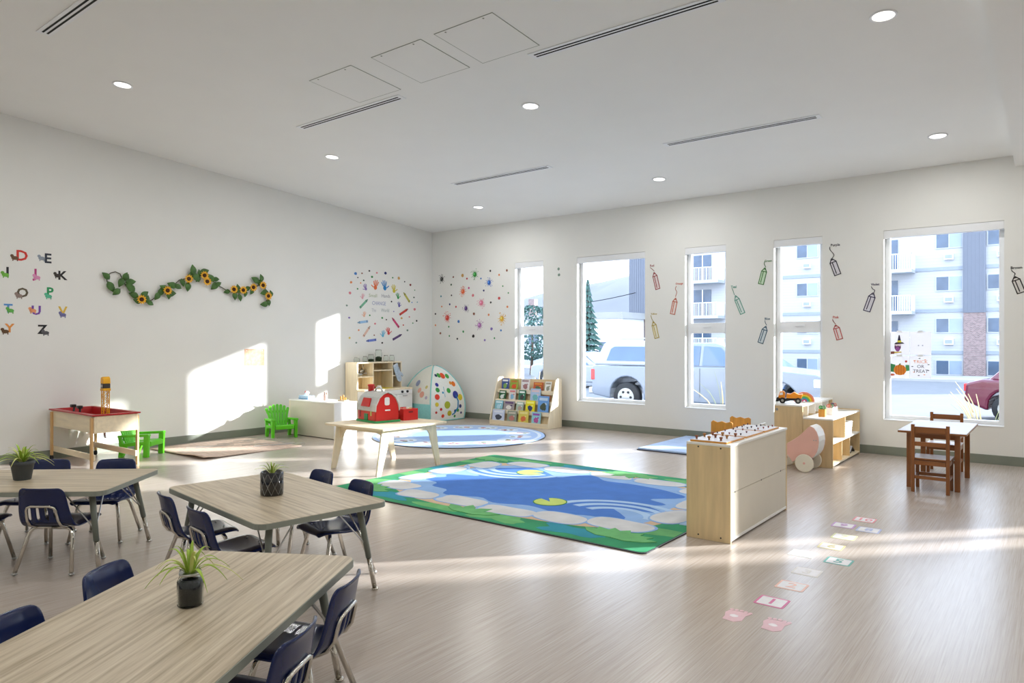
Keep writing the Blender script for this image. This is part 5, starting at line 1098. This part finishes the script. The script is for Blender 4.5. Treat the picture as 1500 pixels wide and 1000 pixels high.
# ------------------------------------------------------------------ floor stickers
ST = [('10',8.33,-3.67,(226,130,140)),('9',8.24,-3.95,(190,140,200)),('8',8.42,-3.98,(170,180,220)),('7',8.32,-4.29,(206,210,150)),('6',8.31,-4.60,(220,210,150)),('4',8.20,-4.89,(214,216,212)),('5',8.43,-4.92,(90,170,160)),('3',8.33,-5.26,(226,222,216)),('2',8.33,-5.57,(240,196,180)),('1',8.32,-5.89,(214,110,160))]
SN = {'10': ('rose-bordered', 'ten'), '9': ('lilac-bordered', 'nine'), '8': ('pale blue-bordered', 'eight'), '7': ('pale green-bordered', 'seven'), '6': ('pale yellow-bordered', 'six'), '4': ('faded white', 'four'), '5': ('green-bordered', 'five'), '3': ('faded cream', 'three'), '2': ('faded peach-bordered', 'two'), '1': ('magenta-bordered', 'one')}
for s_, X, Y, rgb in ST:
    t = thing('number_sticker', '%s floor sticker numbered %s' % SN[s_], 'sticker', (X, Y, 0.0006), 0, 'hopscotch number stickers')
    MB().prism(rrect(-.078, .078, -.074, .074, .012), -0.0006, 0.0006, 'z').build('border', col(rgb, 0.4), t); MB().prism(rrect(-.066, .066, -.062, .062, .008), -0.0004, 0.0009, 'z').build('field', col((238, 236, 238), 0.4), t)
    m = text_mb(s_, .115, 0.001, 0, 0.002); m.v = [(v[0], v[2], 0.0010 - v[1]) for v in m.v]; m.build('number', col(rgb, 0.4), t)
for i, (X, Y, lb) in enumerate(((8.235, -6.20, 'pink foot sticker on the floor, on the table side of the pair'), (8.43, -6.20, 'pink foot sticker on the floor, on the far side from the tables'))):
    t = thing('foot_sticker', lb, 'sticker', (X, Y, 0.0006), 0, 'foot stickers')
    MB().prism([(-.04, -.075), (.02, -.085), (.05, -.05), (.045, .02), (.06, .06), (.03, .07), (-.05, .06), (-.06, .02), (-.045, -.03)], -0.0006, 0.0006, 'z').build('sole', col((230, 190, 198), 0.4), t)
    for k in range(5): MB().prism(circ(-.045 + .024 * k, .082 - .004 * abs(k - 2), .011, .012, 10), -0.0006, 0.0006, 'z').build('toe', col((230, 190, 198), 0.4), t)
    MB().prism(circ(-.005, -.005, .022, .018, 14, 0.15), -0.0006, 0.0009, 'z').build('white_mark', col((246, 238, 242), 0.4), t)

# ------------------------------------------------------------------ drawings taped inside the big window
def P5(x, y): return on_back(1290 + x / 10.0, 470 + y / 10.0, 0.14)
def sheet(x0_, y0_, x1_, y1_, label):
    a, b = P5(x0_, y0_), P5(x1_, y1_); c = (a + b) / 2
    t = thing('taped_drawing', label, 'drawing', (c.x, 0.142, c.z), 0, None); wv, hv = (b.x - a.x) / 2, (a.z - b.z) / 2
    MB().prism([(-wv, -hv), (wv, -hv), (wv, hv), (-wv, hv)], -0.0012, 0.0).build('paper', 'window_paper', t)
    B(-.03, .03, -0.0022, -0.001, hv - .012, hv + .012).build('tape', 'white_frame', t)
    return t, wv, hv
def shp(t, poly, rgb, k, nm='drawn_shape'): MB().prism(poly, -0.0014 - 0.0003 * k, -0.001).build(nm, col(rgb), t)
t, wv, hv = sheet(128, 158, 425, 500, 'drawing of an owl in a witch hat taped to the window')
shp(t, circ(-.02 * 1, -.3 * hv, .32 * wv, .34 * hv, 16), (110, 60, 110), 1); shp(t, circ(-.02, -.5 * hv, .22 * wv, .2 * hv, 14), (160, 90, 170), 2)
shp(t, circ(-.1 * wv - .02, -.12 * hv, .15 * wv, .12 * hv, 14), (236, 216, 226), 3); shp(t, circ(.18 * wv - .02, -.12 * hv, .15 * wv, .12 * hv, 14), (236, 216, 226), 3)
shp(t, [(-.55 * wv, -.08 * hv), (.5 * wv, -.02 * hv), (.3 * wv, .10 * hv), (-.35 * wv, .08 * hv)], (30, 26, 40), 4); shp(t, [(-.22 * wv, .08 * hv), (.18 * wv, .08 * hv), (.02 * wv, .72 * hv), (-.08 * wv, .7 * hv)], (34, 30, 60), 4); shp(t, [(-.22 * wv, .08 * hv), (.2 * wv, .08 * hv), (.16 * wv, .25 * hv), (-.18 * wv, .25 * hv)], (226, 214, 60), 5)
shp(t, [(-.85 * wv, -.92 * hv), (-.5 * wv, -.9 * hv), (-.5 * wv, -.68 * hv), (-.85 * wv, -.7 * hv)], (150, 90, 70), 3); shp(t, [(-.5 * wv, -.85 * hv), (.2 * wv, -.78 * hv), (.2 * wv, -.7 * hv), (-.5 * wv, -.72 * hv)], (226, 200, 80), 3)
t, wv, hv = sheet(430, 158, 742, 500, 'almost blank white drawing with two faint eyes taped to the window')
for u in (-.12, .12): shp(t, circ(u * wv * 1.6, -.18 * hv, .07 * wv, .06 * hv, 10), (176, 180, 196), 1)
t, wv, hv = sheet(128, 506, 425, 845, 'drawing of an orange pumpkin on green taped to the window')
shp(t, [(-.98 * wv, -.4 * hv), (-.5 * wv, -.45 * hv), (-.4 * wv, .2 * hv), (-.95 * wv, .32 * hv)], (70, 160, 100), 1); shp(t, [(.6 * wv, -.35 * hv), (.98 * wv, -.3 * hv), (.95 * wv, .2 * hv), (.6 * wv, .2 * hv)], (80, 170, 110), 1)
shp(t, circ(.05 * wv, -.25 * hv, .62 * wv, .46 * hv, 20), (240, 150, 50), 2)
for u in (-.35, -.1, .15, .4): shp(t, circ(u * wv + .02 * wv, -.25 * hv, .10 * wv, .42 * hv, 14), (226, 124, 36), 3)
shp(t, [(-.08 * wv, .16 * hv), (.1 * wv, .18 * hv), (.14 * wv, .34 * hv), (.0, .3 * hv)], (110, 120, 50), 4); shp(t, circ(-.7 * wv, -.68 * hv, .24 * wv, .09 * hv, 12), (226, 110, 70), 3); shp(t, circ(.65 * wv, .5 * hv, .12 * wv, .1 * hv, 12), (206, 80, 70), 3)
t, wv, hv = sheet(430, 506, 742, 845, 'white sheet lettered TRICK OR TREAT taped to the window')
for wd, u, v, rgb in (('TRICK', 0, .45, (236, 150, 90)), ('OR', 0, .03, (60, 56, 66)), ('TREAT', 0, -.38, (50, 50, 60))):
    m = text_mb(wd, .055, 0.0008); m.move((u, -0.002, v * hv)); m.build('word', col(rgb), t)
for k_ in range(9):
    a = 2 * PI * k_ / 9 + .3; shp(t, circ(.78 * wv * math.cos(a), .76 * hv * math.sin(a), .012, .005, 8), ((50, 50, 60), (236, 150, 90))[k_ % 2], 1)

# ------------------------------------------------------------------ outside
def gz(y): return -0.30 - 0.0132 * max(0, y - 4)
struct(MB().prism([(0.22, -0.30), (4, gz(4)), (46, gz(46)), (300, gz(46)), (300, -6), (0.22, -6)], -300, 120, 'x').build('ground_asphalt', 'asphalt'))
struct(B(-60, 40, 0.23, 2.6, -0.4, -0.18).build('planting_strip', 'concrete'))
struct(MB().prism([(33, gz(33) + 0.12), (40.5, gz(40) + 0.12), (40.5, -1.6), (33, -1.6)], -40, 40, 'x').build('pavement', 'concrete'))

# apartment building, facade on the plane y = FY
FY = 42.0
def FX(px, py=440): p = on_back(px, py, FY); return p.x
def FZ(px, py): return on_back(px, py, FY).z
ap = thing('apartment_building', 'pale four-storey apartment building with balconies across the street', 'building', (0, 0, 0))
BX0_, BX1_ = FX(924), 26.0; ZT = 10.8; Z0_ = -1.3
B(BX0_, BX1_, FY, FY + 12, Z0_, ZT).build('facade', 'lap_siding', ap)
B(BX0_ - 0.4, BX1_ + 0.4, FY - 0.5, FY + 12.4, ZT, ZT + 0.35).build('roof', 'concrete', ap)
mat('trim_grey', (140, 148, 158), 0.7); mat('corrugated', (104, 110, 122), 0.5, var=0.05); mat('far_glass', (76, 92, 112), 0.08, var=0.25, scale=1.5); mat('pale_glass', (136, 150, 166), 0.1, var=0.1, scale=1.5); mat('curtain', (176, 180, 184), 0.6, var=0.05)
lev = [0.21, 2.85, 5.49, 8.17]        # top of the windows on each storey is lev, sills below
for z in (0.62, 3.26, 5.90, 8.55): B(BX0_, BX1_, FY - 0.05, FY, z, z + 0.22).build('floor_band', 'trim_grey', ap)
def fwin(x0_, x1_, zt_, h=0.84, ac=True):
    wn = B(x0_ - 0.06, x1_ + 0.06, FY - 0.06, FY, zt_ - h - 0.06, zt_ + 0.06).build('window', 'curtain', ap)
    xm = (x0_ + x1_) / 2
    B(x0_, xm - 0.03, FY - 0.075, FY - 0.055, zt_ - h, zt_).build('pane', 'far_glass', wn); B(xm + 0.03, x1_, FY - 0.075, FY - 0.055, zt_ - h, zt_).build('pane', 'pale_glass', wn)
    if ac:
        q = B(xm - 0.25, xm + 0.25, FY - 0.28, FY, zt_ - h - 0.78, zt_ - h - 0.42).build('air_conditioner', 'white_frame', ap); B(xm - 0.20, xm + 0.20, FY - 0.29, FY - 0.27, zt_ - h - 0.72, zt_ - h - 0.48).build('grille', 'trim_grey', q)
cols_ = [(3.33, 4.69), (6.05, 7.45), (FX(1168), FX(1168) + 1.36), (10.5, 11.9), (-8.5, -7.1), (14.0, 15.4)]
for x0_, x1_ in cols_:
    for z in [lv_ + 0.0 for lv_ in lev]: fwin(x0_, x1_, z)
def bay(x0_, x1_):
    B(x0_, x1_, FY - 0.25, FY, 3.2, ZT).build('metal_cladding', 'corrugated', ap)
    n = int((x1_ - x0_) / 0.2)
    for i in range(n + 1): B(x0_ + 0.2 * i, x0_ + 0.2 * i + 0.05, FY - 0.28, FY - 0.25, 3.2, ZT).build('cladding_rib', 'corrugated', ap)
    B(x0_ + 0.03, x1_, FY - 0.22, FY, Z0_, 3.2).build('brick_pier', 'far_brick', ap)
bay(4.76, 5.93); bay(BX0_, BX0_ + 2.3)
def balcony(x0_, x1_):
    for i, z in enumerate((0.50, 3.15, 5.80)):
        bl = B(x0_, x1_, FY - 1.4, FY, z, z + 0.22).build('balcony', 'curtain', ap)
        B(x0_ + 0.35, x0_ + 1.75, FY - 0.06, FY, z + 0.22, z + 2.25).build('balcony_door', 'far_glass', bl); B(x0_ + 1.05, x0_ + 1.12, FY - 0.08, FY, z + 0.22, z + 2.25).build('door_stile', 'white_frame', bl)
        m = MB(); m.box(x0_, x1_, FY - 1.40, FY - 1.36, z + 1.15, z + 1.20); m.box(x1_ - 0.04, x1_, FY - 1.40, FY, z + 1.15, z + 1.20)
        k_ = int((x1_ - x0_) / 0.13)
        for j in range(k_ + 1): m.box(x0_ + 0.13 * j, x0_ + 0.13 * j + 0.03, FY - 1.40, FY - 1.37, z + 0.22, z + 1.15)
        for j in range(10): m.box(x1_ - 0.035, x1_ - 0.005, FY - 1.38 + 0.135 * j, FY - 1.35 + 0.135 * j, z + 0.22, z + 1.15)
        m.build('railing', 'white_frame', bl)
    fwin(x0_ + 0.4, x0_ + 1.8, 0.3, ac=False)
balcony(-0.6, 2.15); balcony(FX(1010), FX(1062)); balcony(17.5, 20.5)

# vehicles
def wheel(par, x, y, r, w_=0.2):
    q = MB().lathe([(0.0001, 0), (r * .92, 0), (r, 0.03), (r, w_ - 0.03), (r * .92, w_), (0.0001, w_)], 26, (x, y, r), 'y').build('wheel', 'rubber', par, True)
    MB().lathe([(r * .62, -0.012), (r * .55, -0.004), (r * .2, -0.02), (0.0001, -0.02)], 20, (x, y, r), 'y').build('rim', 'steel', q, True)
    for k_ in range(6): MB().lathe([(r * .09, -0.024), (r * .09, -0.006), (0.0001, -0.006)], 8, (x + r * .38 * math.cos(k_ * PI / 3), y, r + r * .38 * math.sin(k_ * PI / 3)), 'y').build('rim_hole', 'black', q)
def body(par, nm, prof, y0_, y1_, m, tum=0.0, zc=0.9, bevel=0.05):
    mb = MB().prism(prof, y0_, y1_); yc = (y0_ + y1_) / 2
    mb.v = [(p[0], yc + (p[1] - yc) * (1 - tum * max(0, p[2] - zc)), p[2]) for p in mb.v]
    return mb.build(nm, m, par, bevel=bevel)
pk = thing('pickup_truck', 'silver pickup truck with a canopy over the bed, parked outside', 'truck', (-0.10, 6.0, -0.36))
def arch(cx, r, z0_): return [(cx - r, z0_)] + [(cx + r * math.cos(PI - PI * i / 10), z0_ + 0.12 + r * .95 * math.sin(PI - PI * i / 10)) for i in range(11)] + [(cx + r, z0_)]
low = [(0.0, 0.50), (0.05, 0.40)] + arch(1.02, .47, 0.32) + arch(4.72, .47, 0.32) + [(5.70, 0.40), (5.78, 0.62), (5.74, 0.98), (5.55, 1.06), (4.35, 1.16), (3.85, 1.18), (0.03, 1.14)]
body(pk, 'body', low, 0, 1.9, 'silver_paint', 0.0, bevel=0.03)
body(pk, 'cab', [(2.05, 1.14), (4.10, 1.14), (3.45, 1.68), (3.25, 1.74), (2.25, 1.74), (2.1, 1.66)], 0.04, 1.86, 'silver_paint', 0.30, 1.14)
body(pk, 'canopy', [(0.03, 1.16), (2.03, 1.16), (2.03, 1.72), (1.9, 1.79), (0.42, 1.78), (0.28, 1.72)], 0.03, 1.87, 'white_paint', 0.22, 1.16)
def sideglass(par, prof, yy, tum, zc, nm='side_window'):
    mb = MB().prism(prof, yy - 0.012, yy + 0.02); mb.v = [(p[0], p[1] + tum * (p[2] - zc), p[2]) for p in mb.v]; mb.build(nm, 'car_glass', par)
sideglass(pk, [(.42, 1.28), (1.88, 1.28), (1.88, 1.64), (.62, 1.64), (.52, 1.58)], 0.03, .205, 1.16, 'canopy_window'); sideglass(pk, [(2.22, 1.20), (2.92, 1.20), (2.92, 1.66), (2.30, 1.66)], 0.04, .27, 1.14); sideglass(pk, [(3.0, 1.20), (3.86, 1.20), (3.40, 1.63), (3.0, 1.66)], 0.04, .27, 1.14)
for X in (1.02, 4.72): wheel(pk, X, -0.02, .37); wheel(pk, X, 1.72, .37)
B(-.10, .10, 0.02, 1.88, 0.42, 0.58).build('bumper', 'steel', pk, bevel=0.02); B(5.62, 5.84, 0.05, 1.85, 0.42, 0.60).build('bumper', 'steel', pk, bevel=0.02)
B(-.02, .10, -0.01, 0.18, 0.78, 1.06).build('tail_light', col((190, 60, 60), 0.2), pk, bevel=0.02); B(5.50, 5.76, -0.01, 0.3, 0.78, 0.96).build('headlight', 'white_frame', pk, bevel=0.02)
B(2.60, 2.82, -0.03, 0.0, 0.98, 1.03).build('door_handle', 'steel', pk, bevel=0.008); B(3.72, 3.92, -0.24, -0.02, 1.16, 1.34).build('wing_mirror', 'dark_paint', pk, bevel=0.03); B(2.955, 2.965, -0.004, 0.01, 0.45, 1.14).build('door_seam', 'black', pk); B(2.15, 2.16, -0.004, 0.01, 0.45, 1.14).build('door_seam', 'black', pk)
MB().tube([(0.5, 0.30, 1.80), (0.5, 0.30, 1.84), (1.85, 0.30, 1.85), (1.85, 0.30, 1.80)], 0.018, 6).build('roof_rail', 'steel', pk)
def sedan(label, loc, rz, m, L=4.4, H=1.42):
    t = thing('parked_car', label, 'car', loc, rz, None); s_ = L / 4.4
    pr_ = [(0.0, .45)] + [(a * s_, b) for a, b in arch(.85, .38, .24)] + [(a * s_, b) for a, b in arch(3.55, .38, .24)] + [(L - .04, .35), (L, .62), (L - .15, .78), (3.1 * s_, .92), (.35, .95), (.05, .86)]
    body(t, 'body', pr_, 0, 1.75, m, 0, bevel=0.06); body(t, 'cabin', [(.45 * s_, .92), (3.2 * s_, .90), (2.45 * s_, H - .04), (2.1 * s_, H), (1.3 * s_, H), (.95 * s_, H - .06)], 0.05, 1.70, m, 0.32, .9)
    sideglass(t, [(.72 * s_, .95), (1.72 * s_, .95), (1.72 * s_, H - .10), (1.08 * s_, H - .12)], 0.05, .27, .9); sideglass(t, [(1.80 * s_, .95), (2.85 * s_, .95), (2.38 * s_, H - .10), (1.80 * s_, H - .10)], 0.05, .27, .9)
    sideglass(t, [(.72 * s_, .95), (1.72 * s_, .95), (1.72 * s_, H - .10), (1.08 * s_, H - .12)], 1.70, -.27, .9); sideglass(t, [(1.80 * s_, .95), (2.85 * s_, .95), (2.38 * s_, H - .10), (1.80 * s_, H - .10)], 1.70, -.27, .9)
    ws = MB(); ws.add([(3.12 * s_, .15, .93), (3.12 * s_, 1.6, .93), (2.50 * s_, 1.48, H - .06), (2.50 * s_, .27, H - .06)], [(0, 1, 2, 3)]); o_ = ws.build('windscreen', 'car_glass', t); o_.location = (.02, 0, .015)
    ws = MB(); ws.add([(.50 * s_, .15, .95), (.50 * s_, 1.6, .95), (.94 * s_, 1.48, H - .09), (.94 * s_, .27, H - .09)], [(0, 1, 2, 3)]); o_ = ws.build('rear_window', 'car_glass', t); o_.location = (-.02, 0, .015)
    for X in (.85 * s_, 3.55 * s_): wheel(t, X, -.01, .31); wheel(t, X, 1.56, .31)
    for yy in (.08, 1.37): B(L - .14, L + .0, yy, yy + .3, .58, .72).build('headlight', 'white_frame', t, bevel=0.02); B(-.01, .12, yy, yy + .3, .66, .84).build('tail_light', col((200, 50, 54), 0.2), t, bevel=0.02)
    return t

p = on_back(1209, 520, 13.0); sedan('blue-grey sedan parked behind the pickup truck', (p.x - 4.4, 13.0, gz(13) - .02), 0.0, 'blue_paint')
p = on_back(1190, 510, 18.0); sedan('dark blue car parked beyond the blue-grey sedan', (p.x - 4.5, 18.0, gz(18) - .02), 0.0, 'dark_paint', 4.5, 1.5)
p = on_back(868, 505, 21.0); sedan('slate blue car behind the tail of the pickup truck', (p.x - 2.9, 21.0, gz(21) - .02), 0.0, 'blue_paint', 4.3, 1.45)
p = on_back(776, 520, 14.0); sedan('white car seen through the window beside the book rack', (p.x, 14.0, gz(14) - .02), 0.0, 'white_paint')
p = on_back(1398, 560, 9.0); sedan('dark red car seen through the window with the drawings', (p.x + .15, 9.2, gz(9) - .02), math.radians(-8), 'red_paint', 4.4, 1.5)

# sheds, trees, hill, wire
hs = thing('white_shed', 'low white building beyond the pickup truck', 'building', (0, 0, 0))
a = on_back(868, 460, 38.0); b = on_back(912, 500, 38.0)
B(a.x, b.x, 38, 41.5, -1.2, 3.2).build('wall', 'white_frame', hs); MB().prism([(a.x - .2, 3.2), (b.x + .2, 3.2), (b.x, 3.7), (a.x, 3.7)], 37.8, 41.7).build('roof', 'concrete', hs); B(a.x + .6, a.x + 1.6, 37.95, 38.0, .2, 1.4).build('window', 'far_glass', hs)
hh = thing('far_house', 'pale flat-roofed house beyond the trees', 'building', (0, 0, 0)); a = on_back(760, 440, 45.0); b = on_back(797, 500, 45.0)
B(a.x, b.x, 45, 52, -1.2, 3.6).build('wall', 'curtain', hh); B(a.x - .3, b.x + .3, 44.8, 52.2, 3.6, 3.9).build('roof', 'concrete', hh); B(b.x - 2.6, b.x - 1.9, 46, 46.6, 3.9, 5.6).build('chimney', 'far_brick', hh); B(a.x + 1.2, a.x + 2.4, 44.95, 45, 1.2, 2.4).build('window', 'far_glass', hh)
def conifer(label, x, y, h, r_, seed, m='conifer'):
    t = thing('conifer_tree', label, 'tree', (x, y, gz(y) - .1)); rnd = random.Random(seed)
    MB().tube([(0, 0, 0), (0, 0, h * .95)], .14, 8, .03).build('trunk', 'bark', t, True)
    for k_ in range(15):
        z = h * (.12 + .86 * k_ / 15); R = r_ * (1 - k_ / 15.5); mb = MB()
        for j in range(13):
            a = 2 * PI * j / 13 + rnd.uniform(-.2, .2); q = R * rnd.uniform(.75, 1.1); d = Vector((math.cos(a), math.sin(a), 0)); e = Vector((-d.y, d.x, 0))
            b0 = Vector((0, 0, z + h * .05)); mb.add([b0, b0 + d * q * .5 + e * q * .20 + Vector((0, 0, -.03 * h)), b0 + d * q + Vector((0, 0, -.055 * h)), b0 + d * q * .5 - e * q * .20 + Vector((0, 0, -.03 * h)), b0 + d * q * .5 + Vector((0, 0, .012 * h))], [(0, 1, 4), (1, 2, 4), (2, 3, 4), (3, 0, 4)])
        mb.build('branch_whorl', m, t)
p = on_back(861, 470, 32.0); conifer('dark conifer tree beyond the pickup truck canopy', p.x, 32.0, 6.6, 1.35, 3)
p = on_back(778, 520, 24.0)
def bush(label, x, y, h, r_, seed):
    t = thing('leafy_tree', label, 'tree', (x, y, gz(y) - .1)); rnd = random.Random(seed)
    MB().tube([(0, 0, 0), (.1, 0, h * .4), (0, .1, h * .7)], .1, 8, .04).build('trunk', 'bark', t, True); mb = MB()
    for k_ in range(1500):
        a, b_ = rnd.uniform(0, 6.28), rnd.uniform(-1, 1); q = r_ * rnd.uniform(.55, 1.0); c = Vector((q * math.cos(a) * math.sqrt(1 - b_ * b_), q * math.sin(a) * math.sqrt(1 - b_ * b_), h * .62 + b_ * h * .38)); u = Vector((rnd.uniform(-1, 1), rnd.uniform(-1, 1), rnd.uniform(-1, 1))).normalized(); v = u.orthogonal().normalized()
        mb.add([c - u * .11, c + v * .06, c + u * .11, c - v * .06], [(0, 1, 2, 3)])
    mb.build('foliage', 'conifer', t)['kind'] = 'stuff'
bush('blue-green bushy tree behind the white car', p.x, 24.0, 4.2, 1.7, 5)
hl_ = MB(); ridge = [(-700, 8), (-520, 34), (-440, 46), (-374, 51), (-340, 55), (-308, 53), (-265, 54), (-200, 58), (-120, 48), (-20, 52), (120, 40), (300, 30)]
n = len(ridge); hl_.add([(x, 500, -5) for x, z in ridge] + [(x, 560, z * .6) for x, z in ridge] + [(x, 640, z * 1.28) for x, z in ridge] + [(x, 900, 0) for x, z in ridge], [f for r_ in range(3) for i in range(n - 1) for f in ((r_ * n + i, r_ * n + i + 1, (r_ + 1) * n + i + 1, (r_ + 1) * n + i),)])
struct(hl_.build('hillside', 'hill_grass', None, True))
pa, pe = on_back(735, 452, 30.0), Vector((BX0_ + .6, FY - .34, 5.4))
po = thing('utility_pole', 'wooden utility pole beyond the parked cars', 'pole', (pa.x, 30.0, gz(30) - .1))
MB().tube([(0, 0, 0), (0, 0, pa.z - gz(30) + .6)], .14, 10, .10).build('post', 'bark', po, True); B(-.8, .8, -.06, .06, pa.z - gz(30), pa.z - gz(30) + .16).build('crossarm', 'bark', po)
tag(MB().tube([(pa.x + (pe.x - pa.x) * u, pa.y + (pe.y - pa.y) * u, pa.z + (pe.z - pa.z) * u - 1.3 * u * (1 - u)) for u in [k_ / 10 for k_ in range(11)]], 0.03, 5).build('power_line', 'black'), 'thin dark power line running to the apartment building', 'wire')

# ornamental grasses just outside the windows
def grass_clump(label, x, y, z, h, seed, n=16):
    t = thing('ornamental_grass', label, 'grass', (x, y, z)); rnd = random.Random(seed)
    for i in range(n):
        a = rnd.uniform(0, 6.28); lean = rnd.uniform(.12, .5) * h; hh_ = h * rnd.uniform(.7, 1.0); d = Vector((math.cos(a), math.sin(a), 0)); pts = [Vector((0, 0, hh_ * (u if u < .7 else .7 + (u - .7) * .7))) + d * (lean * u * u) + d * .05 for u in [k_ / 7 for k_ in range(8)]]
        MB().strip(pts, [.009 * (1 - .6 * k_ / 7) for k_ in range(8)], (-d.y, d.x, 0), .002).build('blade', 'blade_green' if i % 2 else 'dry_grass', t, True)
        if i % 2 == 0: MB().tube([pts[4], pts[5], pts[6], pts[7]], .011, 6, .004).build('plume', 'dry_grass', t, True)
grass_clump('pale ornamental grass outside the window with the pickup door', 5.28, 1.3, -.18, 1.25, 1)
grass_clump('pale ornamental grass in front of the dark red car', 8.78, 1.1, -.18, 1.15, 2, 18)
grass_clump('pale ornamental grass behind the book rack window', 1.62, 1.2, -.18, 1.15, 3)
